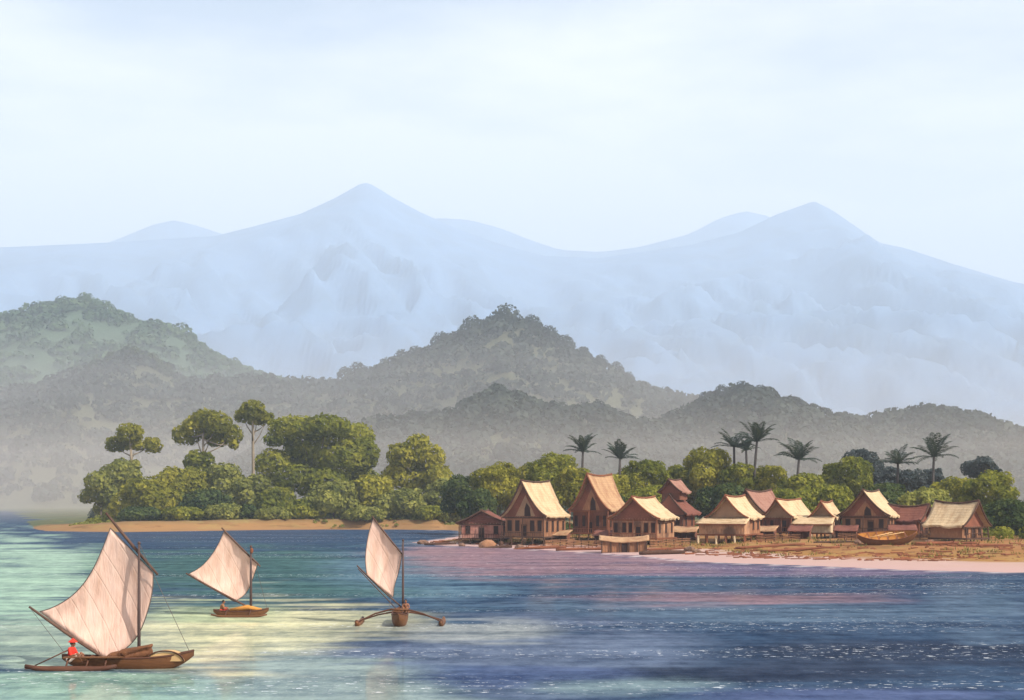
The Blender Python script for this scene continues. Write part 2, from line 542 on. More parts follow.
wyl = [-400, -200, -80, 0, 25] + [F * CZ / k for k in np.arange(245, 20, -1.25)] + [640, 800, 1200]
wy = np.array(sorted(wyl))
wb = np.concatenate([[-6, -3, -1.5, -0.9], np.linspace(-0.62, 0.62, 190), [0.9, 1.5, 3, 6]])
WX = np.outer(np.maximum(wy, 90.0), wb)
WY = np.repeat(wy[:, None], len(wb), 1)
Yc = np.maximum(WY, 40.0)
PX, PY = 512 + F * WX / np.maximum(WY, 40.0), HY + F * CZ / Yc
wn1 = np_noise(WX, WY * 2.2, 26.0, 5.0)
wn2 = np_noise(WX, WY * 4.0, 9.0, 9.0)
CO = np.ones(WX.shape + (4,)); CO[..., :3] = base_c
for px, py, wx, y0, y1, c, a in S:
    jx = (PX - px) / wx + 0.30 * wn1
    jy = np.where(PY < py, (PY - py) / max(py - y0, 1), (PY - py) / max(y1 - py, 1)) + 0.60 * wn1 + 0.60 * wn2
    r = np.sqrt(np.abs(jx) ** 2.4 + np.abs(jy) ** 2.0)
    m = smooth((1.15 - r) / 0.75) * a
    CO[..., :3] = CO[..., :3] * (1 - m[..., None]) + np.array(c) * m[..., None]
sdw = signed_dist(WX.ravel(), WY.ravel()).reshape(WX.shape)
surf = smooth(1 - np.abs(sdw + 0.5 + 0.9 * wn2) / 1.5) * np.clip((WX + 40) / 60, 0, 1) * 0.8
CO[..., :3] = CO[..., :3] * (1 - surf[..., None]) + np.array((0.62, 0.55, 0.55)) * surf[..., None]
gloss = np.clip(CO[..., :3].mean(-1) * 0.5, 0.02, 0.3)
CO[..., 3] = gloss
nr, nc = WX.shape
idx = np.arange(nr * nc).reshape(nr, nc)
wf = np.stack([idx[:-1, :-1].ravel(), idx[:-1, 1:].ravel(), idx[1:, 1:].ravel(), idx[1:, :-1].ravel()], 1)
wv = np.stack([WX.ravel(), WY.ravel(), np.zeros(nr * nc)], 1)


def water_material():
    t = NT('sea_water')
    at = t.n('ShaderNodeAttribute', attribute_name='tint')
    st = t.noise(t.coords((0.10, 0.55, 1), True), 1.0, 6, 0.65)
    st2 = t.noise(t.coords((0.028, 0.22, 1), True), 1.0, 5, 0.6)
    c = at.outputs['Color']
    st3 = t.noise(t.coords((0.60, 0.38, 1), True), 1.0, 5, 0.75)
    k = t.math('ADD', t.math('MULTIPLY', t.math('SUBTRACT', st, 0.5), 1.3), t.math('MULTIPLY', t.math('SUBTRACT', st2, 0.5), 2.0))
    k = t.math('ADD', k, t.math('MULTIPLY', t.math('SUBTRACT', st3, 0.5), 2.3))
    k = t.math('ADD', k, 0.5, True)
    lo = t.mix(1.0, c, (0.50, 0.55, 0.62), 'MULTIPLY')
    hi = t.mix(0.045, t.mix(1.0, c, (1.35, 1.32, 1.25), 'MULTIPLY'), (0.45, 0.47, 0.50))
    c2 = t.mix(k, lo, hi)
    # broken crests: small foam flecks gathered in a few bands
    fl = t.noise(t.coords((0.9, 1.5, 1), True), 1.6, 3, 0.7)
    band = t.noise(t.coords((0.012, 0.10, 1), True), 1.0, 3, 0.5)
    fm = t.math('MULTIPLY', t.math('MULTIPLY', t.math('SUBTRACT', fl, 0.60, True), 16.0, True),
                t.math('MULTIPLY', t.math('SUBTRACT', band, 0.52, True), 12.0, True))
    c2 = t.mix(t.math('MULTIPLY', fm, 0.8), c2, (0.72, 0.74, 0.76))
    wv1 = t.noise(t.coords((0.30, 0.62, 1), True), 1.0, 5, 0.65)
    wv2 = t.noise(t.coords((1.3, 3.2, 1), True), 1.0, 4, 0.6)
    nrm = t.bump(t.math('ADD', wv1, t.math('MULTIPLY', wv2, 0.45)), 0.8, 0.5)
    d = t.n('ShaderNodeBsdfDiffuse'); t.l(c2, d.inputs['Color']); t.l(nrm, d.inputs['Normal'])
    g = t.n('ShaderNodeBsdfGlossy'); g.inputs['Roughness'].default_value = 0.08
    g.inputs['Color'].default_value = (0.9, 0.95, 1, 1); t.l(nrm, g.inputs['Normal'])
    mx = t.n('ShaderNodeMixShader')
    fr = t.n('ShaderNodeFresnel'); fr.inputs['IOR'].default_value = 1.33; t.l(nrm, fr.inputs['Normal'])
    rip = t.math('MULTIPLY', t.math('SUBTRACT', fr.outputs[0], 0.30, True), 0.22)
    t.l(rip, mx.inputs[0])
    t.l(d.outputs[0], mx.inputs[1]); t.l(g.outputs[0], mx.inputs[2])
    # calm patches over the sand mirror what stands on them
    g2 = t.n('ShaderNodeBsdfGlossy'); g2.inputs['Roughness'].default_value = 0.03
    g2.inputs['Color'].default_value = (0.9, 0.95, 1, 1)
    t.l(t.bump(wv1, 0.10, 0.10), g2.inputs['Normal'])
    mx2 = t.n('ShaderNodeMixShader')
    t.l(t.math('MINIMUM', t.math('ADD', t.math('MULTIPLY', at.outputs['Alpha'], 1.3), 0.0), 0.17), mx2.inputs[0])
    t.l(mx.outputs[0], mx2.inputs[1]); t.l(g2.outputs[0], mx2.inputs[2])
    t.l(mx2.outputs[0], t.out.inputs['Surface'])
    return t.m


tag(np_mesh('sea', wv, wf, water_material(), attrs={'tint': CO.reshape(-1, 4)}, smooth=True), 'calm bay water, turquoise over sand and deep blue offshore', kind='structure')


# -------------------------------------------------------- hills, mountains
def hill(name, prof, D, front, back, m, seed, amp=0.08, drop=0.0, cols=120, rows=40, cres=1.0, label='', spur=0.0):
    xs = np.linspace(prof[0][0], prof[-1][0], cols)
    ys = np.interp(xs, [p[0] for p in prof], [p[1] for p in prof]) + drop
    # round the corners of the outline a little
    ker = np.array([1, 2, 1]) / 4.0
    if not spur: ys[1:-1] = np.convolve(ys, ker, 'valid')
    X = (xs - 512) / F * D
    H = CZ + (HY - ys) / F * D
    v = np.concatenate([np.linspace(-1, 0, rows)[:-1], np.linspace(0, 1, max(6, rows // 3))])
    VV, XX = np.meshgrid(v, X, indexing='ij')
    HH = np.repeat(H[None, :], len(v), 0)
    Y = D + np.where(VV < 0, VV * front, VV * back)
    shape = np.where(VV < 0, np.clip(1 + VV, 0, 1) ** cres, np.cos(np.clip(VV, 0, 1) * PI / 2) ** 1.2)
    nz = np_noise(XX, Y, D * 0.09, seed)
    fade = np.clip(np.abs(VV) * 4, 0, 1) * np.clip((1 - np.abs(VV)) * 4, 0, 1)
    Z = -3 + (HH + 3) * shape * (1 + amp * nz * fade)
    if spur:
        sp = np.array([1 - 2 * abs(mnoise.fractal(Vector((a / (D * 0.055) + b / (D * 0.12) + seed, b / (D * 0.16), seed)), 0.9, 2.1, 4)) for a, b in zip(XX.ravel(), Y.ravel())]).reshape(XX.shape)
        Z = Z + spur * H.mean() * (sp - 0.6) * np.clip(np.abs(VV) * 1.7, 0, 1) * fade * shape ** 0.5
    # keep the slope under the crest line as seen from the water
    n, k = XX.shape
    idx = np.arange(n * k).reshape(n, k)
    f = np.stack([idx[:-1, :-1].ravel(), idx[:-1, 1:].ravel(), idx[1:, 1:].ravel(), idx[1:, :-1].ravel()], 1)
    o = np_mesh(name, np.stack([XX.ravel(), Y.ravel(), Z.ravel()], 1), f, m, smooth=True)
    tag(o, label, kind='structure')
    return X, Y, Z, VV


M['hill'] = rough_mat('hill_soil_and_scrub', (0.10, 0.10, 0.055), 0.05, (1, 1, 1), 0.3, 0.3, 1.0)
M['hill_green'] = rough_mat('green_hill_scrub', (0.08, 0.12, 0.07), 0.05, (1, 1, 1), 0.3, 0.3, 1.0)
M['mountain'] = rough_mat('mountain_slopes', (0.14, 0.24, 0.42), 0.0030, (1.0, 1.0, 1.0), 0.40, 0.5, 30.0, second=(0.10, 0.18, 0.32))  # some of the haze's blue is put into the slope colour

prof_mtn = [(-500, 300), (-200, 262), (-60, 248), (10, 247), (100, 243), (150, 240), (215, 236), (255, 226), (300, 214), (335, 198), (358, 185), (365, 182.5), (373, 185),
            (392, 197), (420, 212), (455, 228), (500, 244), (545, 256), (600, 258), (640, 252), (690, 245), (740, 232), (775, 215), (800, 206), (814, 201),
            (832, 210), (858, 228), (880, 243), (905, 248), (950, 263), (1010, 281), (1150, 310), (1500, 350)]
prof_back = [(-300, 300), (60, 262), (100, 246), (128, 235), (152, 225), (175, 220), (198, 226), (222, 234), (260, 246), (330, 246), (400, 222), (440, 218), (470, 220),
             (500, 228), (530, 240), (560, 250), (600, 252), (640, 247), (690, 234), (720, 218), (745, 211), (768, 216), (800, 232), (860, 270), (1300, 330)]
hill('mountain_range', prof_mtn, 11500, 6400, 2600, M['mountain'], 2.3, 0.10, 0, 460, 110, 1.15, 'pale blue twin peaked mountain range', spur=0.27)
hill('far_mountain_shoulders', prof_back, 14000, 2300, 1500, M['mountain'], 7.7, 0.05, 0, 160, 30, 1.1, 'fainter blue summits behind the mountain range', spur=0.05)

prof_E = [(-420, 360), (-150, 330), (0, 314), (30, 306), (85, 296), (112, 306), (135, 316), (160, 322), (185, 330), (200, 346), (220, 358), (245, 368), (300, 384),
          (360, 400), (430, 420)]
prof_D = [(-420, 402), (-150, 396), (10, 386), (60, 376), (95, 362), (130, 348), (150, 354), (170, 368), (190, 378), (225, 377), (260, 376), (300, 378), (345, 377), (385, 363),
          (415, 352), (440, 342), (470, 328), (505, 312), (530, 322), (555, 338), (585, 352), (615, 370), (645, 384), (680, 394), (720, 404), (800, 420), (1000, 440), (1300, 450)]
prof_B = [(240, 455), (300, 440), (345, 424), (380, 418), (425, 414), (455, 410), (475, 396), (500, 386), (520, 390), (540, 402), (570, 406), (600, 410), (640, 420), (700, 432), (760, 445)]
prof_A = [(520, 440), (565, 418), (580, 408), (595, 404), (610, 410), (635, 420), (660, 420), (690, 406), (715, 392), (742, 384), (765, 388), (795, 400), (830, 412), (865, 416),
          (895, 411), (925, 405), (950, 404), (975, 412), (1010, 428), (1080, 436), (1200, 440), (1450, 446)]
prof_L = [(-420, 470), (-150, 458), (0, 462), (90, 470), (200, 478), (330, 486)]
H_E = hill('left_rear_hill', prof_E, 2700, 760, 480, M['hill_green'], 1.1, 0.10, 6, 130, 30, 1.0, 'hazy green hill at the left', spur=0.10)
H_D = hill('middle_hills', prof_D, 1900, 590, 420, M['hill'], 4.2, 0.12, 7, 200, 30, 1.0, 'grey wooded hills across the bay with a central summit', spur=0.10)
H_B = hill('low_centre_hill', prof_B, 1250, 360, 210, M['hill'], 5.9, 0.10, 8, 110, 24, 1.0, 'low grey hill in front of the central summit')
H_A = hill('right_hill', prof_A, 1300, 410, 280, M['hill'], 9.4, 0.10, 8, 150, 26, 1.0, 'grey violet hill behind the village', spur=0.10)


# ------------------------------------------------------------------ foliage
def leaf_cloud(lobes, per, size, rng, low=-0.55, flat=0.36, ltint=None):
    """leaf sprays on the shells of ellipsoid lobes: verts, faces, tint"""
    V, T = [], []
    cs = np.array([l[0] for l in lobes]); rs = np.array([l[1] for l in lobes])
    for i in range(len(lobes)):
        area = 4 * PI * ((rs[i][0] * rs[i][1]) ** 1.6 / 3 + 2 * (rs[i][0] * rs[i][2]) ** 1.6 / 3) ** (1 / 1.6)
        n = max(12, int(area * per / (size * size)))
        d = rng.normal(size=(n, 3)); d /= np.linalg.norm(d, axis=1)[:, None]
        d = d[d[:, 2] > low]
        clump = np.array([mnoise.noise(Vector(q * 2.6 + cs[i])) for q in d])
        rad = 0.92 + 0.17 * clump + rng.uniform(-0.09, 0.08, len(d))
        rad = np.where(rng.uniform(size=len(d)) < 0.30, rad * 0.74, rad)
        pos = cs[i] + d * rs[i] * rad[:, None]
        keep = np.ones(len(pos), bool)
        for j in range(len(lobes)):
            if j != i:
                q = (pos - cs[j]) / rs[j]
                keep &= (q * q).sum(1) > 0.62
        pos, d, clump = pos[keep], d[keep], clump[keep]
        n = len(pos)
        if n == 0: continue
        nrm = d / rs[i]; nrm /= np.linalg.norm(nrm, axis=1)[:, None]
        nrm = nrm + rng.normal(size=(n, 3)) * flat; nrm /= np.linalg.norm(nrm, axis=1)[:, None]
        tg = np.cross(nrm, rng.normal(size=(n, 3))); tg /= np.linalg.norm(tg, axis=1)[:, None]
        bt = np.cross(nrm, tg)
        sz = size * rng.uniform(0.5, 1.25, n)[:, None]
        a, b = tg * sz * 0.62, bt * sz * 0.42
        up = nrm * sz * 0.12
        V.append(np.stack([pos - a, pos - b + up, pos + a, pos + b + up], 1).reshape(-1, 3))
        lt = rng.uniform(-0.20, 0.20) if ltint is None else ltint[i]
        T.append(np.clip(0.52 + lt + 0.40 * clump + rng.normal(size=n) * 0.08, 0, 1))
    V = np.concatenate(V); T = np.concatenate(T)
    return V, np.arange(len(V)).reshape(-1, 4), T


def tree(name, px, ytop, wpx, ybot, D, leaf, seed, label, cat='tree', group=None, style='round', bark='trunk', lobes=None, size=0.75, gzv=None):
    """px/ytop/wpx/ybot: where crown top, width and crown bottom stand at distance D; everything becomes metres"""
    rng = np.random.default_rng(seed)
    X = XW(px, D)
    g = gz(X, D) if gzv is None else gzv
    s_ = D / F
    root = empty(name, (X, D, g - 0.1))
    tag(root, label, cat, group)
    zt = CZ + (HY - ytop) * s_ - g
    zb = max(0.0, CZ + (HY - ybot) * s_ - g)
    W = wpx * s_
    L = []
    if lobes:                                     # lobes: px offset, py, half width px, half height px
        for ox, py, hw, hh in lobes:
            L.append(((ox * s_, rng.uniform(-0.25, 0.25) * W, CZ + (HY - py) * s_ - g), (hw * s_, hw * s_ * rng.uniform(0.8, 1.0), hh * s_)))
    elif style == 'round':
        n = 13
        hgt = zt - zb
        L.append(((0, 0, zb + hgt * 0.5), (W * 0.33, W * 0.33, hgt * 0.42)))
        for k in range(n):
            a = 2 * PI * (k + rng.uniform(-0.3, 0.3)) / n * 1.62 * 2
            t = (k + 0.5) / n
            r = W * 0.5 * math.sqrt(max(0.05, 1 - (1.45 * t - 0.62) ** 2)) * 0.62
            lr = W * rng.uniform(0.11, 0.26)
            lz = min(lr * rng.uniform(0.75, 1.0), hgt * 0.35)
            z = zb + hgt * 0.1 + (hgt * 0.9 - lz) * t + (lz * 0.2 if t < .3 else 0)
            L.append(((r * math.cos(a), r * math.sin(a), z), (lr, lr, lz)))
        L.append(((rng.uniform(-.1, .1) * W, 0, zt - hgt * 0.22), (W * 0.24, W * 0.22, hgt * 0.22)))
    hz = zt - zb
    for k in range(7):                                     # stray sprays that break the outline
        c, r = L[rng.integers(0, len(L))]
        a = rng.uniform(0, 2 * PI); e = rng.uniform(-0.5, 1.1)
        q = (c[0] + r[0] * 0.98 * math.cos(a) * math.cos(e), c[1] + r[1] * 0.98 * math.sin(a) * math.cos(e), min(zt - 0.02 * hz, c[2] + r[2] * 0.95 * math.sin(e)))
        rr_ = W * rng.uniform(0.035, 0.075)
        L.append((q, (rr_ * 1.2, rr_ * 1.2, rr_ * 0.8)))
    V, Fc, T = leaf_cloud(L, 3.7, size, rng, low=-0.85)
    np_mesh('crown', V, Fc, M[leaf], root, {'tint': T})
    mb = MB()
    tr = max(0.16, min(0.5, zt * 0.018))
    zf = zb + (zt - zb) * 0.35
    bend = rng.uniform(-0.04, 0.04, 2) * zt
    pts = [(0, 0, -0.5), (bend[0] * 0.4, bend[1] * 0.4, zf * 0.35), (bend[0] * .8, bend[1] * .8, zf * 0.7), (bend[0], bend[1], zf)]
    mb.tube(pts, [tr * 1.5, tr * 1.05, tr * 0.9, tr * 0.7], 8)
    for c, r in L[:7]:
        st = Vector(pts[2]).lerp(Vector(pts[3]), rng.uniform(0, 1))
        e = Vector(c)
        md = st.lerp(e, 0.5) + Vector((0, 0, -0.08 * (e - st).length))
        mb.tube([st, md, e], [tr * 0.5, tr * 0.33, tr * 0.12], 6)
    mb.build('trunk', M[bark], root, True)
    return root


GL = 'trees of the wooded headland'
hl = [
    ('umbrella_tree', 131, 423, 54, 452, 446, 'leaf_olive', 'slender tree with a small three-lobed crown, leftmost of the tall trees on the headland',
     [(-18, 444, 11, 9), (0, 433, 14, 10), (18, 445, 10, 9), (2, 444, 12, 7), (-6, 437, 10, 8)], 'trunk_pale'),
    ('umbrella_tree', 204, 408, 72, 447, 440, 'leaf_olive', 'tall tree with a broad flat lobed crown on bare branching limbs above the bushes',
     [(-22, 434, 14, 12), (-2, 420, 15, 12), (16, 424, 14, 12), (26, 434, 11, 11), (4, 432, 15, 9), (-12, 426, 13, 11), (30, 445, 5, 5), (10, 441, 10, 6)], 'trunk_pale'),
    ('umbrella_tree', 254, 399, 38, 424, 452, 'leaf_olive', 'tallest thin-stemmed tree with a small round crown high above the headland',
     [(0, 411, 13, 11), (-13, 415, 8, 8), (10, 418, 9, 7), (2, 420, 10, 6)], 'trunk_pale'),
    ('spreading_tree', 316, 416, 118, 500, 432, 'leaf_mid', 'largest spreading tree of the headland with a domed dark green crown',
     [(-16, 430, 30, 14), (12, 428, 26, 13), (36, 438, 22, 17), (-40, 464, 20, 15), (-6, 452, 30, 22), (28, 460, 30, 20), (48, 455, 16, 18), (-22, 478, 26, 18), (10, 484, 30, 18), (44, 482, 20, 16), (-34, 440, 16, 8)], 'trunk'),
    ('spreading_tree', 415, 434, 64, 492, 424, 'leaf_olive', 'upright lobed tree standing alone at the right end of the headland wood',
     [(2, 444, 13, 11), (-14, 456, 14, 13), (18, 458, 13, 14), (2, 462, 18, 15), (-18, 476, 16, 14), (24, 478, 16, 14), (2, 482, 22, 14)], 'trunk_pale'),
    ('round_tree', 100, 472, 44, 517, 430, 'leaf_sage', 'small tree leaning out over the water at the left tip of the headland',
     [(-10, 496, 12, 9), (0, 482, 13, 11), (6, 494, 12, 10), (2, 508, 11, 10)], 'trunk'),
    ('round_tree', 124, 458, 50, 500, 440, 'leaf_sage', 'rounded grey green tree below the leftmost slender tree', None, 'trunk'),
    ('round_tree', 150, 476, 76, 522, 418, 'leaf_olive', 'broad light green bushy tree near the left tip, beside the leaning tree', None, 'trunk'),
    ('round_tree', 178, 466, 62, 520, 424, 'leaf_olive', 'wide yellow green tree beneath the flat crowned tall tree', None, 'trunk'),
    ('round_tree', 198, 450, 40, 500, 438, 'leaf_mid', 'dark tree tucked under the limbs of the flat crowned tree', None, 'trunk'),
    ('round_tree', 222, 462, 52, 510, 430, 'leaf_sage', 'grey green tree between the flat crowned tree and the thin tall one', None, 'trunk'),
    ('round_tree', 205, 488, 56, 523, 414, 'leaf_dark', 'dark low tree at the water side below the flat crowned tree', None, 'trunk'),
    ('round_tree', 252, 474, 50, 518, 422, 'leaf_sage', 'pale olive tree at the foot of the tallest thin stem', None, 'trunk'),
    ('round_tree', 276, 486, 44, 520, 416, 'leaf_mid', 'mid green tree in front of the left side of the largest tree', None, 'trunk'),
    ('shrub', 247, 504, 24, 523, 406, 'leaf_dark', 'small very dark shrub on the sandy bank below the thin tall tree', None, 'trunk'),
    ('round_tree', 334, 480, 62, 520, 412, 'leaf_sage', 'bright yellow green bush in front of the largest tree', None, 'trunk'),
    ('round_tree', 372, 474, 60, 518, 420, 'leaf_olive', 'light green tree between the largest tree and the upright lobed tree', None, 'trunk'),
    ('round_tree', 303, 498, 46, 523, 409, 'leaf_mid', 'low green bush on the bank left of the bright yellow green bush', None, 'trunk'),
    ('round_tree', 404, 488, 56, 523, 410, 'leaf_sage', 'sage green bush on the bank below the upright lobed tree', None, 'trunk'),
    ('round_tree', 442, 478, 48, 522, 414, 'leaf_sage', 'grey green bush at the right end of the headland bank', None, 'trunk'),
    ('shrub', 366, 506, 44, 524, 405, 'leaf_sage', 'low spreading shrub on the bank above the third boat', None, 'trunk'),
    ('shrub', 140, 506, 50, 525, 404, 'leaf_dark', 'dark low shrub near the left tip of the sandy bank', None, 'trunk'),
    ('shrub', 183, 506, 46, 524, 403, 'leaf_mid', 'low green shrub on the bank left of the dark waterside tree', None, 'trunk'),
    ('shrub', 225, 503, 40, 524, 404, 'leaf_sage', 'grey green shrub on the bank beside the very dark shrub', None, 'trunk'),
    ('shrub', 430, 505, 40, 525, 404, 'leaf_mid', 'green shrub at the water edge beside the village inlet', None, 'trunk'),
    ('shrub', 274, 506, 36, 524, 403, 'leaf_sage', 'olive shrub on the bank right of the very dark shrub', None, 'trunk'),
]
for i, (nm, px, yt, w, yb, D, lf, lab, lo, bk) in enumerate(hl):
    tree(nm, px, yt, w, yb, D, lf, 100 + i, lab, 'shrub' if nm == 'shrub' else 'tree', GL, 'round', bk, lo, 1.08 if nm != 'shrub' else 0.7)

GV = 'trees behind the village'
vl = [
    ('round_tree', 462, 474, 44, 518, 345, 'leaf_dark', 'dark tree behind the small pink walled hut'),
    ('round_tree', 497, 461, 56, 515, 335, 'leaf_olive', 'round yellow green tree left of the tall cream gabled house'),
    ('round_tree', 478, 488, 40, 520, 318, 'leaf_dark', 'low dark tree between the pink walled hut and the headland'),
    ('round_tree', 526, 462, 36, 505, 350, 'leaf_olive', 'light tree showing between the two roundest crowns behind the cream gabled house'),
    ('round_tree', 553, 452, 58, 508, 325, 'leaf_mid', 'large round tree behind the cream gabled house'),
    ('round_tree', 574, 466, 44, 512, 312, 'leaf_olive', 'light green tree left of the tallest red gable'),
    ('round_tree', 614, 473, 40, 512, 312, 'leaf_olive', 'yellowish tree under the dark palm behind the tallest red gable'),
    ('round_tree', 645, 459, 62, 505, 325, 'leaf_mid', 'broad green tree left of the two tiered maroon house'),
    ('round_tree', 680, 464, 46, 508, 332, 'leaf_mid', 'green tree directly behind the two tiered maroon house'),
    ('round_tree', 706, 446, 60, 505, 325, 'leaf_olive', 'tall yellow topped tree right of the two tiered maroon house'),
    ('round_tree', 740, 462, 46, 508, 318, 'leaf_mid', 'green tree around the stems of the palm pair'),
    ('round_tree', 768, 464, 44, 508, 322, 'leaf_olive', 'light crowned tree right of the palm pair'),
    ('round_tree', 800, 472, 58, 512, 312, 'leaf_mid', 'green tree around the foot of the lone palm'),
    ('round_tree', 722, 482, 60, 520, 290, 'leaf_dark', 'dark tree just behind the veranda house'),
    ('round_tree', 790, 488, 66, 522, 288, 'leaf_mid', 'low green tree behind the row of brown gables'),
    ('round_tree', 846, 456, 60, 508, 318, 'leaf_mid', 'rounded green tree left of the blue dark clumped tree'),
    ('round_tree', 832, 484, 52, 520, 290, 'leaf_mid', 'green tree behind the small cream roofed house'),
    ('clumped_tree', 864, 449, 38, 478, 345, 'leaf_blue', 'blue dark tree with gaps in its crown, left of the right hand palms'),
    ('clumped_tree', 893, 466, 46, 500, 335, 'leaf_blue', 'blue dark tree beneath the paler palm'),
    ('clumped_tree', 926, 468, 40, 498, 340, 'leaf_blue', 'blue dark tree beneath the last tall palm'),
    ('clumped_tree', 979, 456, 36, 480, 330, 'leaf_blue', 'blue grey crowned tree standing above the bushes at the far right'),
    ('round_tree', 888, 482, 60, 518, 300, 'leaf_dark', 'dark tree behind the large brown gabled house'),
    ('round_tree', 925, 488, 60, 520, 285, 'leaf_sage', 'pale green bush behind the small maroon roof'),
    ('round_tree', 955, 476, 56, 520, 300, 'leaf_olive', 'olive tree behind the greyish roofed house at the right'),
    ('round_tree', 990, 470, 66, 530, 285, 'leaf_mid', 'broad green tree at the right edge behind the last house'),
    ('round_tree', 1006, 498, 64, 545, 255, 'leaf_dark', 'dark green bush at the right end of the beach'),
    ('round_tree', 1066, 472, 90, 540, 270, 'leaf_mid', 'green tree past the right end of the beach'),
    ('round_tree', 972, 505, 50, 540, 262, 'leaf_mid', 'green bush against the dark gable end of the last house'),
    ('round_tree', 655, 484, 60, 522, 298, 'leaf_mid', 'low green tree between the tallest red gable and the two tiered house'),
    ('round_tree', 606, 492, 50, 524, 292, 'leaf_dark', 'dark bush behind the tallest red gable'),
]
blue_lobes = {864: [(-8, 457, 11, 8), (8, 458, 9, 7), (12, 468, 8, 8), (-2, 468, 9, 7), (0, 453, 8, 5)],
              893: [(-16, 476, 10, 8), (0, 474, 12, 8), (14, 478, 10, 9), (-4, 486, 16, 9), (12, 488, 12, 9)],
              926: [(-10, 478, 10, 9), (6, 476, 10, 8), (14, 484, 8, 8), (0, 488, 14, 8)],
              979: [(-8, 468, 9, 8), (2, 464, 11, 8), (12, 469, 7, 6), (0, 472, 12, 7)]}
for i, (nm, px, yt, w, yb, D, lf, lab) in enumerate(vl):
    tree(nm, px, yt, w, yb, D, lf, 300 + i, lab, 'tree', GV, 'round', 'trunk', blue_lobes.get(px) if nm == 'clumped_tree' else None, 0.62)


def undergrowth(name, pts, label, leaf, seed, r=(1.2, 2.6), size=0.6):
    rng = np.random.default_rng(seed)
    L = []
    for x, y in pts:
        k = rng.uniform(*r)
        L.append(((x, y, gz(x, y) + k * 0.25), (k, k, k * rng.uniform(0.55, 0.9))))
    V, T = [], []
    for l in L:
        v, f, t = leaf_cloud([l], 1.8, size, rng, low=-0.2)
        V.append(v); T.append(t)
    V = np.concatenate(V); T = np.concatenate(T)
    tag(np_mesh(name, V, np.arange(len(V)).reshape(-1, 4), M[leaf], None, {'tint': T}), label, kind='stuff')


rg = np.random.default_rng(5)
pts = []
for k in range(230):
    px = rg.uniform(92, 462); D = rg.uniform(409, 470)
    pts.append((XW(px, D), D))
undergrowth('undergrowth', pts, 'leafy undergrowth along the top of the sandy bank', 'leaf_mid', 21)
pts = []
for k in range(150):
    px = rg.uniform(70, 455)
    D = rg.uniform(402, 412) if px > 110 else rg.uniform(395, 405)
    pts.append((XW(px, D), D))
undergrowth('bank_plants', pts, 'small plants spilling over the sandy bank of the headland', 'leaf_sage', 25, (.35, .95), 0.42)
pts = []
for k in range(260):
    px = rg.uniform(470, 1180); D = rg.uniform(278, 345)
    pts.append((XW(px, D), D))
undergrowth('undergrowth', pts, 'leafy undergrowth behind the houses', 'leaf_dark', 22)
pts = []
for k in range(70):
    px = rg.uniform(975, 1250); D = rg.uniform(228, 275)
    pts.append((XW(px, D), D))
undergrowth('undergrowth', pts, 'leafy undergrowth at the right end of the beach', 'leaf_mid', 23)
pts = []
for k in range(900):
    D = rg.uniform(470, 640); px = rg.uniform(95, 1350)
    pts.append((XW(px, D), D))
undergrowth('forest_floor', pts, 'far low wood on the flat land below the hills', 'leaf_far', 24, (2.5, 5.5), 1.5)


def palm(px, yc, rpx, D, seed, label, lean=0.0, n=19, droop=1.0, ybase=None):
    rng = np.random.default_rng(seed)
    s_ = D / F
    X = XW(px, D); g = gz(X, D)
    root = empty('palm_tree', (X - lean * s_, D, g - 0.1))
    tag(root, label, 'palm', 'palms behind the village')
    zc = CZ + (HY - yc) * s_ - g
    top = Vector((lean * s_, 0, zc))
    mb = MB()
    tp = [Vector((lean * s_ * (t ** 1.6), 0.1 * math.sin(t * 3), zc * t)) for t in np.linspace(0, 1, 9)]
    mb.tube(tp, [0.42 - 0.16 * t for t in np.linspace(0, 1, 9)], 8)
    mb.build('trunk', M['palm_trunk'], root, True)
    V, T = [], []
    Rl = rpx * s_
    for k in range(n):
        a = 2 * PI * k / n + rng.uniform(-0.15, 0.15)
        el = rng.choice([0.25, 0.6, 0.95, 1.3]) + rng.uniform(-0.15, 0.15)
        ln = Rl * rng.uniform(0.95, 1.25)
        ha = Vector((math.cos(a), math.sin(a), 0))
        rows = []
        m = 15
        for i in range(m):
            t = i / (m - 1)
            e = el - droop * (1.45 + 0.2 * rng.uniform(-1, 1)) * t * t * 0.62
            if i == 0: p = top.copy()
            else: p = rows[-1][0] + (ha * math.cos(e) + Vector((0, 0, math.sin(e)))) * ln / (m - 1)
            d = ha * math.cos(e) + Vector((0, 0, math.sin(e)))
            rows.append((p, d))
        tint = rng.uniform(0.2, 0.8)
        for i in range(m - 1):
            p, d = rows[i]; q = rows[i + 1][0]
            sd = d.cross(Vector((0, 0, 1))); sd.normalize()
            w = 0.07
            V.append([p - sd * w, p + sd * w, q + sd * w * .7, q - sd * w * .7]); T.append(tint * 0.5)
            t = (i + .5) / (m - 1)
            ll = ln * 0.22 * math.sin(PI * (0.12 + 0.83 * t)) + 0.15
            for sg in (-1, 1):
                for h in (0, .5):
                    b0 = p.lerp(q, h)
                    tip = b0 + (sd * sg * 0.8 + d * 0.75 + Vector((0, 0, -0.38 * droop + rng.uniform(-.12, .12)))).normalized() * ll
                    wv_ = d * 0.085
                    mid = b0.lerp(tip, 0.5)
                    V.append([b0 - wv_, mid - wv_ * 1.1 , tip, mid + wv_ * 1.1]); T.append(min(1, max(0, tint + rng.uniform(-.15, .15))))
    V = np.array([[list(p) for p in q] for q in V]).reshape(-1, 3)
    np_mesh('crown', V, np.arange(len(V)).reshape(-1, 4), M['leaf_palm'], root, {'tint': np.array(T)})
    return root


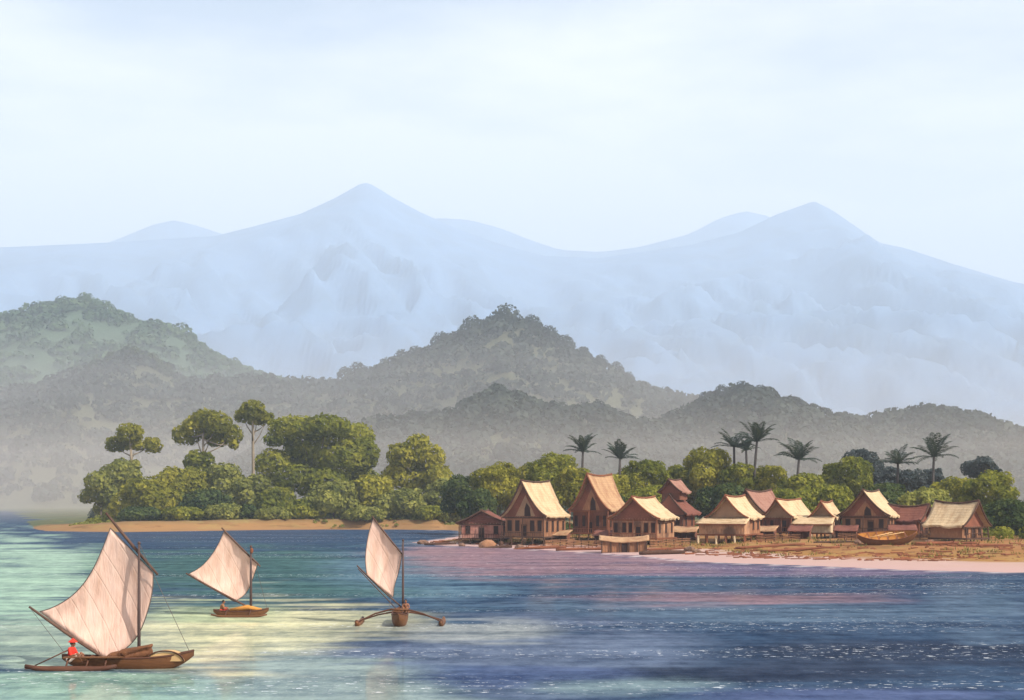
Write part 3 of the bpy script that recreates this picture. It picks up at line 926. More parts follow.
palm(583, 451, 19, 330, 1, 'greyish thin leaved palm left of the tallest red gable', 2)
palm(620, 458, 18, 318, 2, 'short dark palm right of the tallest red gable', 1, droop=0.8)
palm(734, 446, 20, 322, 3, 'left palm of the close pair behind the veranda house', -1)
palm(757, 441, 23, 318, 4, 'tallest palm, right hand one of the close pair behind the veranda house', 5)
palm(746, 450, 13, 334, 9, 'small half hidden palm between the close pair', -3, n=11)
palm(799, 459, 24, 312, 5, 'lone palm with wide drooping fronds behind the brown gables', 4)
palm(898, 463, 20, 318, 6, 'paler bushy palm behind the large brown gabled house', 1)
palm(934, 456, 25, 312, 7, 'rightmost palm, above the small maroon roof', 2)


# forests on the hills: one mass each, the crowns that break the skyline apart
def forest(name, Hd, leaf, n, seed, label, rad=(5, 9), size=2.6, vmin=-0.95):
    X, Y, Z, VV = Hd
    rng = np.random.default_rng(seed)
    rows = VV.shape[0]; cols = VV.shape[1]
    L = []
    for k in range(n):
        t = vmin + (0.12 - vmin) * rng.uniform(0, 1) ** 0.75
        j = rng.uniform(0, cols - 1.001)
        vcol = VV[:, 0]
        i = np.interp(t, vcol, np.arange(rows))
        i0, j0 = int(min(i, rows - 2)), int(j)
        fi, fj = i - i0, j - j0
        def bl(A): return (A[i0, j0] * (1 - fi) * (1 - fj) + A[i0 + 1, j0] * fi * (1 - fj) + A[i0, j0 + 1] * (1 - fi) * fj + A[i0 + 1, j0 + 1] * fi * fj)
        x = X[j0] * (1 - fj) + X[j0 + 1] * fj
        r = rad[0] * 0.7 + (rad[1] * 1.1 - rad[0] * 0.7) * rng.uniform(0, 1) ** 1.4
        L.append(((x, bl(Y), bl(Z) + r * 0.25), (r, r, r * rng.uniform(0.7, 0.95))))
    c = np.array([l[0] for l in L]); rr = np.array([l[1] for l in L])
    per = 42
    d = rng.normal(size=(n, per, 3)); d[..., 2] = np.abs(d[..., 2]) * 1.0 - 0.25; d /= np.linalg.norm(d, axis=2)[..., None]
    pos = c[:, None] + d * rr[:, None] * rng.uniform(0.88, 1.05, (n, per, 1))
    nm = d + rng.normal(size=d.shape) * 0.4; nm /= np.linalg.norm(nm, axis=2)[..., None]
    tg = np.cross(nm, rng.normal(size=d.shape)); tg /= np.linalg.norm(tg, axis=2)[..., None]
    bt = np.cross(nm, tg)
    sz = (rr[:, :1, None] / np.mean(rad)) * size * rng.uniform(0.7, 1.2, (n, per, 1))
    a, b = tg * sz * 0.75, bt * sz * 0.55
    V = np.stack([pos - a, pos - b, pos + a, pos + b], 2).reshape(-1, 3)
    T = np.clip(0.5 + rng.uniform(-.3, .3, (n, 1)) + rng.normal(size=(n, per)) * 0.12, 0, 1).ravel()
    tag(np_mesh(name, V, np.arange(len(V)).reshape(-1, 4), M[leaf], None, {'tint': T}), label, kind='stuff')


forest('hill_forest', H_E, 'leaf_far_green', 2300, 31, 'distant green forest covering the hill at the left', (10, 17), 5.8)
forest('hill_forest', H_D, 'leaf_far', 5200, 32, 'distant grey green forest covering the middle hills', (7, 13), 4.3)
forest('hill_forest', H_B, 'leaf_far', 1800, 33, 'distant forest covering the low hill in the centre', (5.5, 9.5), 3.1)
forest('hill_forest', H_A, 'leaf_far', 3200, 34, 'distant forest covering the hill behind the village', (5.5, 9.5), 3.1)


def crest_tree(px, yt, rpx, D, leaf, seed, label, grp):
    rng = np.random.default_rng(seed)
    s_ = D / F
    r = rpx * s_ * 1.2
    top = CZ + (HY - yt) * s_
    z0 = top - 2.6 * r
    root = empty('hilltop_tree', (XW(px, D), D, z0))
    tag(root, label, 'tree', grp)
    L = [((0, 0, 1.75 * r), (r * .8, r * .8, r * .8)), ((-.5 * r, 0, 1.5 * r), (r * .55, r * .6, r * .5)), ((.5 * r, .2 * r, 1.5 * r), (r * .55, r * .6, r * .5)), ((0.1 * r, -.4 * r, 1.3 * r), (r * .6, r * .5, r * .5))]
    V, f, T = leaf_cloud(L, 2.4, max(1.2, r * 0.2), rng, low=-0.8)
    np_mesh('crown', V, f, M[leaf], root, {'tint': T})
    mb = MB(); mb.tube([(0, 0, -r), (0.04 * r, 0, 0.5 * r), (0, 0, 1.6 * r)], [r * .09, r * .07, r * .04], 7)
    for l in L[1:]: mb.tube([(0.04 * r, 0, 0.6 * r), l[0]], [r * .05, r * .02], 6)
    mb.build('trunk', M['trunk'], root, True)


ordn = ['first', 'second', 'third', 'fourth', 'fifth', 'sixth', 'seventh', 'eighth', 'ninth', 'tenth', 'eleventh', 'twelfth']
gD = 'trees along the crest of the middle hill'
crest_tree(507, 303, 14, 1900, 'leaf_far', 400, 'largest tree crown, standing on the very summit of the central hill', gD)
for i, (px, yt, r) in enumerate([(492, 317, 8), (473, 315, 12), (447, 332, 8), (440, 331, 8), (416, 345, 9), (402, 349, 9), (386, 357, 8), (358, 361, 9), (345, 366, 7)]):
    crest_tree(px, yt, r, 1900, 'leaf_far', 410 + i, ordn[i] + ' hilltop tree going down the left slope from the summit tree of the central hill', gD)
for i, (px, yt, r) in enumerate([(531, 314, 11), (549, 325, 10), (565, 334, 9), (583, 346, 7), (600, 354, 7), (616, 361, 7), (628, 371, 6), (645, 381, 7)]):
    crest_tree(px, yt, r, 1900, 'leaf_far', 430 + i, ordn[i] + ' hilltop tree going down the right slope from the summit tree of the central hill', gD)
gE = 'trees along the crest of the left rear hill'
crest_tree(180, 322, 14, 2700, 'leaf_far_green', 450, 'large round tree bulging out of the right shoulder of the green hill at the left', gE)
for i, (px, yt, r) in enumerate([(38, 300, 9), (62, 295, 9), (86, 292, 10), (106, 300, 9), (128, 312, 8), (150, 320, 9)]):
    crest_tree(px, yt, r, 2700, 'leaf_far_green', 460 + i, ordn[i] + ' tree from the left along the crest of the green hill at the left', gE)
for i, (px, yt, r) in enumerate([(202, 344, 8), (218, 354, 8), (234, 357, 8)]):
    crest_tree(px, yt, r, 2700, 'leaf_far_green', 470 + i, ordn[i] + ' tree below the large round tree on the falling right shoulder of the green hill', gE)
gC = 'trees on the dark left summit'
for i, (px, yt, r) in enumerate([(96, 358, 8), (112, 351, 8), (132, 344, 13), (152, 352, 9), (164, 362, 8)]):
    crest_tree(px, yt, r, 1885, 'leaf_dark', 480 + i, ordn[i] + ' tree from the left on the dark summit of the left front hill', gC)
gB = 'trees on the near low hills'
for i, (px, yt, r) in enumerate([(412, 409, 6), (436, 408, 6), (478, 392, 8), (497, 382, 10), (518, 390, 8)]):
    crest_tree(px, yt, r, 1250, 'leaf_far', 490 + i, ordn[i] + ' tree from the left on the low hill below the central summit', gB)
for i, (px, yt, r) in enumerate([(582, 402, 8), (598, 399, 8), (706, 391, 8), (722, 384, 8), (742, 380, 10), (760, 384, 8), (796, 396, 8)]):
    crest_tree(px, yt, r, 1300, 'leaf_blue', 500 + i, ordn[i] + ' tree from the left along the violet hill behind the village', gB)


# ------------------------------------------------------------------- houses
def roof_parts(root, W, L, ze, zr, roof, board, ov=0.7, fwd=0.9, swoop=0.65, up=0.5, sag_e=0.15, th=0.22, y0=0.0, name='roof', seed=0, hip=0.0):
    """saddle-backed thatched gable roof: ridge along y, curved slopes; returns the roof's outline function"""
    rng = random.Random(seed)
    nt, ns = 18, 30
    def zz(fr, t):
        drop = (1 - swoop) * fr + swoop * (1 - (1 - fr) ** 1.75)
        return zr + up * (t * t) - (zr + up * t * t - ze - sag_e * t * t * fr) * drop
    top, bot = [], []
    for i in range(nt + 1):
        t = -1 + 2 * i / nt
        ra, rb = [], []
        for k in range(ns + 1):
            s_ = -1 + 2 * k / ns
            fr = abs(s_)
            half = L / 2 + ov * 0.6 + (fwd - ov * 0.6) * (1 - fr)
            x = s_ * (W / 2 + ov)
            j = rng.uniform(-0.06, 0.06)
            y = y0 + t * half * (1 - hip * (1 - fr))
            z = zz(fr, t) + j * (0.8 if fr < 0.9 else 3.0) + 0.16 * mnoise.noise(Vector((x * .55, y * .55, seed * 3.7)))
            ra.append((x, y, z)); rb.append((x * 0.985, y * 0.995, z - th * (0.7 + 0.5 * fr)))
        top.append(ra); bot.append(rb)
    rf = MB().slab(top, bot).build(name, roof, root, True)
    rf.data.polygons.foreach_set('use_smooth', [p.normal.z > 0.2 for p in rf.data.polygons])
    mb = MB().tube([(0, y0 + (-1 + 2 * i / nt) * (L / 2 + fwd) * (1 - hip), zz(0, -1 + 2 * i / nt) + 0.04) for i in range(nt + 1)], 0.17, 8)
    mb.build('ridge_cap', board, rf, True)
    for sg in (-1, 1):
        pts = []
        for k in range(11):
            fr = k / 10
            half = L / 2 + ov * 0.6 + (fwd - ov * 0.6) * (1 - fr)
            pts.append((sg * fr * (W / 2 + ov), y0 - half * (1 - hip * (1 - fr)) - 0.05, zz(fr, -1) - 0.10))
        MB().tube(pts, 0.16, 6).build('barge_board', board, rf)
    return zz


def gable_panel(root, W, y, ze, zz, mat_, ov=0.7, th=0.12, name='gable'):
    pl = []
    hw = W / 2 - 0.05
    for k in range(-9, 10):
        s_ = k / 9
        fr = abs(s_) * hw / (W / 2 + ov)
        pl.append((s_ * hw, max(zz(fr, -0.8) - 0.30, ze - 0.02)))
    pl = [(-hw, ze - 0.35)] + pl + [(hw, ze - 0.35)]
    return MB().prism(pl, y, y + th).build(name, mat_, root)


def house(px, D, W, L, yaw, zf, ze, zr, roof, wall, gable, label, board='wood_dark', ov=0.7, fwd=1.0, up=0.5, swoop=0.65, openings=4, sideop=3, veranda=None, seed=1,
          shift=0.0, stilt='wood_dark', gzv=None, inner=None, hip=0.0, ladder=False, deck=True, name='thatched_house', cat='house'):
    """px, D: where the front gable's middle stands"""
    rng = random.Random(seed)
    a = R(yaw)
    fx, fy = XW(px, D), D
    cx, cy = fx - (L / 2) * math.sin(a), fy + (L / 2) * math.cos(a)
    g = gz(cx, cy) if gzv is None else gzv
    root = empty(name, (cx, cy, g - 0.05), a)
    tag(root, label, cat, 'thatched village houses')
    zz = roof_parts(root, W, L, ze, zr, M[roof], M[board], ov, fwd, up=up, swoop=swoop, seed=seed, hip=hip)
    # plank walls, butted at the corners, open boards with battens
    w = MB()
    hw, hl_ = W / 2 - 0.25, L / 2 - 0.25
    top_ = ze + 0.1
    w.box(-hw, hw, -hl_, -hl_ + 0.15, zf, top_).box(-hw, hw, hl_ - 0.15, hl_, zf, top_)
    w.box(-hw, -hw + 0.15, -hl_ + 0.15, hl_ - 0.15, zf, top_).box(hw - 0.15, hw, -hl_ + 0.15, hl_ - 0.15, zf, top_)
    x = -hw + 0.3
    while x < hw - 0.1:
        w.box(x, x + 0.09, -hl_ - 0.05, -hl_ + 0.001, zf + 0.02, top_ - 0.05); x += rng.uniform(0.42, 0.7)
    y = -hl_ + 0.3
    while y < hl_ - 0.1:
        w.box(hw - 0.001, hw + 0.05, y, y + 0.09, zf + 0.02, top_ - 0.05); y += rng.uniform(0.45, 0.7)
    w.build('wall', M[wall], root)
    # gables
    gp = gable_panel(root, W, -hl_ - 0.02, ze, zz, M[gable], ov)
    gable_panel(root, W, hl_ - 0.10, ze, zz, M[gable], ov)
    if inner:
        hh = zr - ze
        MB().prism([(-W * 0.22, ze + 0.05), (W * 0.26, ze + 0.05), (0.02 * W, ze + hh * 0.62)], -hl_ - 0.09, -hl_ - 0.03).build('gable_screen', M[inner], gp)
        MB().prism([(0.0, ze + 0.06), (W * 0.15, ze + 0.06), (W * 0.13, ze + hh * 0.26), (W * 0.05, ze + hh * 0.40), (W * 0.005, ze + hh * 0.22)], -hl_ - 0.14, -hl_ - 0.095).build('gable_opening', M['shadow_gap'], gp)
    # tie beam under the gable and along the eave
    MB().box(-hw - 0.35, hw + 0.35, -hl_ - 0.30, -hl_ - 0.14, ze - 0.32, ze - 0.08).build('tie_beam', M[board], root)
    # doors and windows
    h = top_ - zf
    slots = [(-hw + (k + 0.5) * 2 * hw / openings) for k in range(openings)] if openings else []
    dk = len(slots) // 2
    for k, x in enumerate(slots):
        x += rng.uniform(-0.15, 0.15)
        if k == dk:
            d = MB().box(x - 0.42, x + 0.42, -hl_ - 0.09, -hl_ - 0.055, zf + 0.03, zf + min(1.95, h * 0.82)).build('door', M['shadow_gap'], root)
            MB().box(x - 0.54, x - 0.42, -hl_ - 0.13, -hl_ - 0.055, zf + 0.03, zf + min(2.05, h * 0.86)).box(x + 0.42, x + 0.54, -hl_ - 0.13, -hl_ - 0.055, zf + 0.03, zf + min(2.05, h * 0.86)).box(x - 0.54, x + 0.54, -hl_ - 0.135, -hl_ - 0.055, zf + min(2.05, h * 0.86), zf + min(2.05, h * 0.86) + 0.1).build('frame', M[board], d)
        else:
            z0, z1 = zf + h * 0.28, zf + h * 0.76
            wn = MB().box(x - 0.34, x + 0.34, -hl_ - 0.09, -hl_ - 0.055, z0, z1).build('window', M['shadow_gap'], root)
            MB().box(x - 0.44, x + 0.44, -hl_ - 0.13, -hl_ - 0.055, z0 - 0.1, z0 - 0.002).box(x - 0.44, x + 0.44, -hl_ - 0.13, -hl_ - 0.055, z1 + 0.002, z1 + 0.1).box(x - 0.44, x - 0.345, -hl_ - 0.128, -hl_ - 0.057, z0 - 0.01, z1 + 0.01).box(x + 0.345, x + 0.44, -hl_ - 0.128, -hl_ - 0.057, z0 - 0.01, z1 + 0.01).build('frame', M[board], wn)
    for k in range(sideop):
        y = -hl_ + (k + 0.5) * 2 * hl_ / sideop + rng.uniform(-.15, .15)
        z0, z1 = zf + h * 0.25, zf + h * 0.75
        wn = MB().box(hw + 0.055, hw + 0.09, y - 0.36, y + 0.36, z0, z1).build('window', M['shadow_gap'], root)
        MB().box(hw + 0.055, hw + 0.13, y - 0.46, y + 0.46, z0 - 0.1, z0 - 0.002).build('frame', M[board], wn)
    # posts and floor
    if deck:
        MB().box(-hw - 0.5, hw + 0.5, -hl_ - 1.1, hl_ + 0.2, zf - 0.24, zf - 0.004).build('floor', M[board], root)
    n = max(3, int(W / 1.9))
    for k in range(n + 1):
        x = -hw - 0.3 + (2 * hw + 0.6) * k / n
        r = rng.uniform(0.11, 0.16)
        MB().tube([(x, -hl_ - 0.95, -0.4), (x + rng.uniform(-.06, .06), -hl_ - 0.95, zf - 0.24)], r, 7).build('post', M[stilt], root)
        if k in (0, n) or k % 2 == 0:
            MB().tube([(x, -hl_ - 0.92, zf - 0.01), (x, -hl_ - 0.72, ze - 0.1)], r * 0.8, 7).build('post', M[board], root)
    m_ = max(2, int(L / 2.4))
    for k in range(1, m_ + 1):
        y = -hl_ - 0.95 + (2 * hl_ + 0.8) * k / m_
        MB().tube([(hw + 0.3, y, -0.4), (hw + 0.3 + rng.uniform(-.06, .06), y, zf - 0.24)], rng.uniform(0.11, 0.16), 7).build('post', M[stilt], root)
    if deck:
        rl = MB()
        rl.tube([(-hw - 0.3, -hl_ - 0.95, zf + 0.75), (hw + 0.3, -hl_ - 0.95, zf + 0.75)], 0.06, 6)
        x = -hw - 0.1
        while x < hw + 0.2:
            rl.tube([(x, -hl_ - 0.95, zf), (x, -hl_ - 0.95, zf + 0.72)], 0.035, 5, False); x += 0.45
        rl.build('railing', M[board], root)
    if ladder:
        ld = MB()
        x0 = hw * 0.2
        for sg in (-.35, .35):
            ld.tube([(x0 + sg, -hl_ - 2.2, -0.1), (x0 + sg, -hl_ - 1.12, zf)], 0.06, 6)
        for k in range(1, 6):
            ld.tube([(x0 - .35, -hl_ - 2.2 + 1.08 * k / 6, -0.1 + (zf + .1) * k / 6), (x0 + .35, -hl_ - 2.2 + 1.08 * k / 6, -0.1 + (zf + .1) * k / 6)], 0.04, 6)
        ld.build('ladder', M[board], root)
    if veranda:
        vw0, vw1, vd, vz0, vz1, vroof, vwall = veranda     # x range, depth, low and high edge of the lean-to roof
        top, bot = [], []
        rr = random.Random(seed + 5)
        for i in range(8):
            t = i / 7
            y = -hl_ - 0.2 - vd * t
            z = vz1 - (vz1 - vz0) * (t ** 0.85)
            ra = [(vw0 + (vw1 - vw0) * k / 16 + (-.3 + .6 * k / 16) * t, y, z + rr.uniform(-.05, .05) - 0.12 * math.sin(PI * k / 16)) for k in range(17)]
            top.append(ra); bot.append([(p[0], p[1], p[2] - 0.2) for p in ra])
        vr = MB().slab(top, bot).build('veranda_roof', M[vroof], root, True)
        MB().box(vw0 - .25, vw1 + .25, -hl_ - vd - 0.42, -hl_ - vd - 0.24, vz0 - 0.30, vz0 - 0.08).build('eave_beam', M['wood_red'], vr)
        vwm = MB().box(vw0 + .2, vw1 - .2, -hl_ - vd + 0.35, -hl_ - vd + 0.5, zf, vz0 + 0.1)
        vwm.box(vw1 - .35, vw1 - .2, -hl_ - vd + 0.5, -hl_ - 0.02, zf, vz0 + 0.3)
        x = vw0 + .3
        while x < vw1 - .3:
            vwm.box(x, x + 0.11, -hl_ - vd + 0.28, -hl_ - vd + 0.351, zf + .02, vz0 - .05); x += rr.uniform(.5, .62)
        vwm.build('veranda_wall', M[vwall], root)
        vf = MB().box(vw0, vw1, -hl_ - vd, -hl_ - 1.102, zf - 0.26, zf - 0.003).build('veranda_floor', M[board], root)
        nn = max(4, int((vw1 - vw0) / 1.5))
        for k in range(nn + 1):
            x = vw0 + .15 + (vw1 - vw0 - .3) * k / nn
            MB().tube([(x, -hl_ - vd + .12, -0.5), (x + rr.uniform(-.08, .08), -hl_ - vd + .12, zf - .26)], rr.uniform(.16, .26), 8).build('post', M[stilt if k % 2 else 'board_pale'], root)
    return root, zz


# pink walled hut at the left end
house(482, 262, 8.3, 7, -8, 0.75, 3.5, 5.7, 'thatch_maroon', 'board_pink', 'thatch_maroon', 'low pink walled hut with a dark maroon roof at the left end of the village', 'wood_dark',
      0.75, 0.8, 0.25, 0.3, 3, 2, seed=11)
house(524, 254, 8.6, 8.6, -30, 1.3, 4.9, 11.1, 'thatch_pale', 'board_brown', 'gable_red', 'tall gabled house with a cream thatched slope beside the pink walled hut', 'wood_dark',
      0.55, 1.1, 0.35, 0.72, 5, 4, seed=12, inner='gable_tan', ladder=True)
house(590, 258, 7.6, 8.2, -29, 1.3, 5.4, 11.8, 'thatch_tan', 'board_dark', 'gable_red', 'tallest house, with a steep red gable and tan right slope', 'wood_red',
      0.55, 1.3, 0.4, 0.72, 5, 4, seed=13, inner='board_brown')
house(634, 244, 8.8, 8.6, -28, 1.0, 4.3, 7.9, 'thatch_pale', 'board_tan', 'gable_red', 'wide low gabled house with a pale cream slope, right of the tallest house', 'wood_red',
      0.6, 1.0, 0.3, 0.6, 6, 3, seed=14, stilt='wood_red')
# two tiered house behind
r5, zz5 = house(668, 274, 6.6, 6.4, -30, 1.3, 4.2, 8.0, 'thatch_maroon', 'board_dark', 'gable_red', 'two tiered maroon roofed house standing behind the others', 'wood_dark',
                0.9, 0.6, 0.2, 0.3, 3, 2, seed=15, hip=0.32)
MB().box(-1.9, 1.9, -1.9, 1.9, 7.0, 8.8).build('upper_wall', M['board_dark'], r5)
zz6 = roof_parts(r5, 4.2, 4.2, 8.5, 10.9, M['thatch_pink'], M['wood_dark'], 0.55, 0.9, 0.4, 0.2, name='upper_roof', seed=16)
gable_panel(r5, 4.2, -2.0, 8.7, zz6, M['gable_red'], 0.55, name='upper_gable')
# veranda house
house(727, 240, 7.0, 7.6, -30, 1.3, 4.0, 7.6, 'thatch_pale', 'board_brown', 'gable_tan', 'cream roofed house with a plank walled veranda on piles by the beach', 'wood_red',
      0.5, 0.9, 0.3, 0.65, 3, 3, veranda=(-4.4, 4.2, 2.9, 3.15, 4.2, 'thatch_pale', 'board_tan'), seed=17, stilt='wood_red')
house(748, 262, 7.4, 9.0, -36, 1.3, 4.2, 8.4, 'thatch_pink', 'board_dark', 'thatch_tan', 'reddish roofed house rising behind the veranda house', 'wood_dark',
      0.6, 1.0, 0.5, 0.65, 3, 4, seed=18)
house(778, 254, 5.6, 8.2, -38, 1.2, 3.7, 6.8, 'thatch_pale', 'board_dark', 'gable_tan', 'narrow brown gabled house with a thin cream slope right of the reddish roof', 'wood_red',
      0.5, 0.9, 0.3, 0.5, 2, 4, seed=19)
house(822, 252, 4.4, 6.0, -28, 1.0, 3.5, 6.3, 'thatch_pale', 'board_tan', 'gable_tan', 'small house with a peaked cream roof and a low cream front roof', 'wood_red',
      0.5, 0.8, 0.35, 0.6, 2, 2, veranda=(-4.6, 2.4, 3.0, 2.6, 4.1, 'thatch_pale', 'board_pale'), seed=20)
house(864, 250, 8.6, 8.6, -30, 1.0, 3.9, 8.2, 'thatch_pale', 'board_brown', 'gable_red', 'large brown gabled house behind the beached boat', 'wood_dark',
      0.5, 1.0, 0.4, 0.6, 4, 4, seed=21, inner='board_brown')
house(925, 252, 5.0, 6.2, 52, 0.6, 2.9, 5.5, 'thatch_maroon', 'board_dark', 'gable_red', 'small maroon roofed hut between the beached boat and the last house', 'wood_dark',
      0.5, 0.8, 0.5, 0.5, 2, 2, seed=22)
# last house: long side to the sea, dark gable end to the right
house(974, 228, 6.4, 6.4, 40, 0.6, 2.5, 6.2, 'thatch_pale', 'board_brown', 'gable_red', 'last house on the right, weathered tan roof with a dark gable end', 'wood_dark',
      1.0, 0.9, 0.45, 0.6, 3, 4, seed=23)


def low_hut(px0, px1, D, label):
    X0, X1 = XW(px0, D), XW(px1, D)
    cx = (X0 + X1) / 2; L = X1 - X0
    g = gz(cx, D)
    root = empty('low_hut', (cx, D, g - 0.05), R(-4))
    tag(root, label, 'hut', 'thatched village houses')
    top, bot = [], []
    rr = random.Random(3)
    for i in range(9):
        t = -1 + i / 4
        ra = []
        for k in range(19):
            s_ = -1 + k / 9
            z = 1.75 + 0.9 * (1 - abs(t) ** 1.3) * 0.75 + 0.38 * s_ * s_ + rr.uniform(-.03, .03)
            ra.append((s_ * (L / 2 + 0.3), t * 1.9, z))
        top.append(ra); bot.append([(p[0], p[1], p[2] - 0.2) for p in ra])
    MB().slab(top, bot).build('roof', M['thatch_tan'], root, True)
    w = MB().box(-L / 2 + .1, L / 2 - .1, -1.5, -1.38, 0.05, 1.72).box(-L / 2 + .1, L / 2 - .1, 1.38, 1.5, 0.05, 1.72)
    w.box(-L / 2 + .1, -L / 2 + .22, -1.38, 1.38, .05, 1.72).box(L / 2 - .22, L / 2 - .1, -1.38, 1.38, .05, 1.72)
    x = -L / 2 + .2
    while x < L / 2 - .2:
        w.box(x, x + .12, -1.56, -1.501, .05, 1.7); x += rr.uniform(.4, .6)
    w.build('wall', M['board_brown'], root)
    for k in range(6):
        x = -L / 2 + .15 + (L - .3) * k / 5
        MB().tube([(x, -1.75, -.3), (x, -1.72, 1.75)], .11, 7).build('post', M['wood_dark'], root)
    MB().box(-0.4, 0.5, -1.60, -1.565, 0.1, 1.45).build('door', M['shadow_gap'], root)


low_hut(601, 647, 224, 'low dark hut with a sagging roof on the beach in front of the gabled houses')


# grass and weed tufts on the shore
rg = np.random.default_rng(77)
Vv, Tt = [], []
for k in range(900):
    px = rg.uniform(452, 1150)
    D = rg.uniform(np.interp(px, [450, 600, 700, 800, 1000], [252, 226, 206, 196, 186]), 280)
    x = XW(px, D)
    if mnoise.noise(Vector((x / 14, D / 9, 3.3))) < 0.02: continue
    z = gz(x, D)
    if z < 0.35: continue
    m = rg.integers(6, 14)
    for q in range(m):
        a = rg.uniform(0, 2 * PI); b0 = np.array([x + rg.normal() * .5, D + rg.normal() * .5, z - .08])
        h_ = rg.uniform(.25, .75); w_ = np.array([math.cos(a), math.sin(a), 0]) * rg.uniform(.05, .10)
        tip = b0 + np.array([rg.normal() * .2, rg.normal() * .2, h_])
        mid = (b0 + tip) / 2
        Vv.append([b0, mid - w_, tip, mid + w_]); Tt.append(rg.uniform(0, 1))
tag(np_mesh('grass', np.array(Vv).reshape(-1, 3), np.arange(4 * len(Vv)).reshape(-1, 4), leaf_mat('dry_grass', (0.06, 0.06, 0.015), (0.17, 0.14, 0.04), (0.30, 0.22, 0.08)), None, {'tint': np.array(Tt)}),
    'dry grass tufts between the houses', kind='stuff')


# things lying about on the shore
def log(px, D, ln, r, yaw, m, label):
    X = XW(px, D); g = gz(X, D)
    rr = random.Random(int(px * 7 + D))
    a = R(yaw)
    pts, rad = [], []
    for k in range(9):
        t = -1 + k / 4
        x, y = t * ln / 2, rr.uniform(-.12, .12)
        wx, wy = X + x * math.cos(a) - y * math.sin(a), D + x * math.sin(a) + y * math.cos(a)
        pts.append((x, y, gz(wx, wy) - g + r * 0.7))
        rad.append(r * (1 - 0.35 * abs(t)) * rr.uniform(.85, 1.1))
    mb = MB().tube(pts, rad, 8)
    for k in range(2):
        i = rr.choice([2, 3, 5, 6]); p = Vector(pts[i])
        mb.tube([p, p + Vector((rr.uniform(-.4, .4), rr.uniform(-.5, .5), rr.uniform(.3, .7)))], [r * .4, r * .15], 6)
    o = mb.build('driftwood_log', M[m], None, True)
    o.location = (X, D, g); o.rotation_euler = (0, 0, a)
    tag(o, label, 'driftwood', 'driftwood along the village beach')


for a in [(492, 246, 7, .3, 3, 'wood_dark', 'dark log lying on the beach below the pink walled hut'),
          (440, 262, 6, .26, -4, 'wood_dark', 'dark log near the tip of the village spit'),
          (540, 240, 9, .28, 2, 'wood_red', 'long red brown log below the tall cream gabled house'),
          (580, 232, 8, .3, -3, 'wood_red', 'red brown log at the water edge below the tallest house'),
          (662, 214, 7, .4, 4, 'wood_dark', 'thick dark log on the beach right of the low hut'),
          (668, 228, 8, .24, -2, 'wood_red', 'thin red brown log behind the thick dark log'),
          (770, 222, 11, .3, 2, 'wood_red', 'long red brown log on the ground right of the veranda piles'),
          (800, 212, 12, .26, -1, 'wood_red', 'long log nearest the water in front of the middle of the right hand row'),
          (835, 226, 7, .24, 5, 'wood_dark', 'dark log left of the beached boat'),
          (945, 214, 10, .3, 2, 'wood_red', 'red brown log on the sand right of the beached boat'),
          (985, 206, 8, .22, -3, 'wood_red', 'thin red brown log at the right end of the beach')]:
    log(*a)


def rock(px, D, r, label, seed):
    X = XW(px, D); g = gz(X, D)
    mb = MB().ball((0, 0, r * .25), (r * 1.4, r, r * .7), 14)
    mb.v = [tuple(Vector(v) * (1 + 0.28 * mnoise.noise(Vector(v) / r * 1.4 + Vector((seed, 0, 0))))) for v in mb.v]
    o = mb.build('beach_rock', M['rock'])
    o.location = (X, D, g); o.rotation_euler = (0, 0, seed)
    tag(o, label, 'rock', 'rocks on the village beach')


for i, a in enumerate([(423, 268, .8, 'brown rock at the very tip of the village spit'), (462, 256, .6, 'small rock on the spit below the left end of the pink walled hut'),
                       (520, 243, .7, 'rock on the beach below the tall cream gabled house'), (606, 225, .6, 'rock at the left foot of the low hut'),
                       (690, 222, .8, 'rock at the left foot of the veranda piles'), (697, 217, .55, 'smaller rock just in front of the veranda piles'),
                       (858, 222, .6, 'rock against the left end of the beached boat'), (930, 224, .5, 'rock right of the beached boat below the last house')]):
    rock(*a, 1.3 * i + .4)


def barrel(px, D, label):
    X = XW(px, D)
    root = empty('barrel', (X, D, gz(X, D)))
    tag(root, label, 'barrel')
    pr = [(0.34, 0), (0.40, .25), (0.43, .5), (0.40, .75), (0.34, 1.0)]
    MB().tube([(0, 0, z) for r, z in pr], [r for r, z in pr], 14).build('body', M['wood_dark'], root, True)
    for z, r in ((.2, .40), (.8, .40)):
        MB().tube([(0, 0, z - .03), (0, 0, z + .03)], r + .015, 14).build('hoop', M['hull_rim'], root)


barrel(501, 249, 'dark barrel standing at the right corner of the pink walled hut')


def heap(px, D, w, h, m, label):
    X = XW(px, D)
    mb = MB().ball((0, 0, 0), (w / 2, w * .35, h), 18)
    mb.v = [tuple(Vector((v[0], v[1], max(v[2], -0.1))) * (1 + 0.2 * mnoise.noise(Vector(v) * 1.7))) for v in mb.v]
    o = mb.build('palm_leaf_heap', M[m], None, True)
    o.location = (X, D, gz(X, D))
    tag(o, label, 'heap')


heap(488, 250, 3.4, 1.3, 'board_brown', 'brown heap of cut palm leaves in front of the pink walled hut')


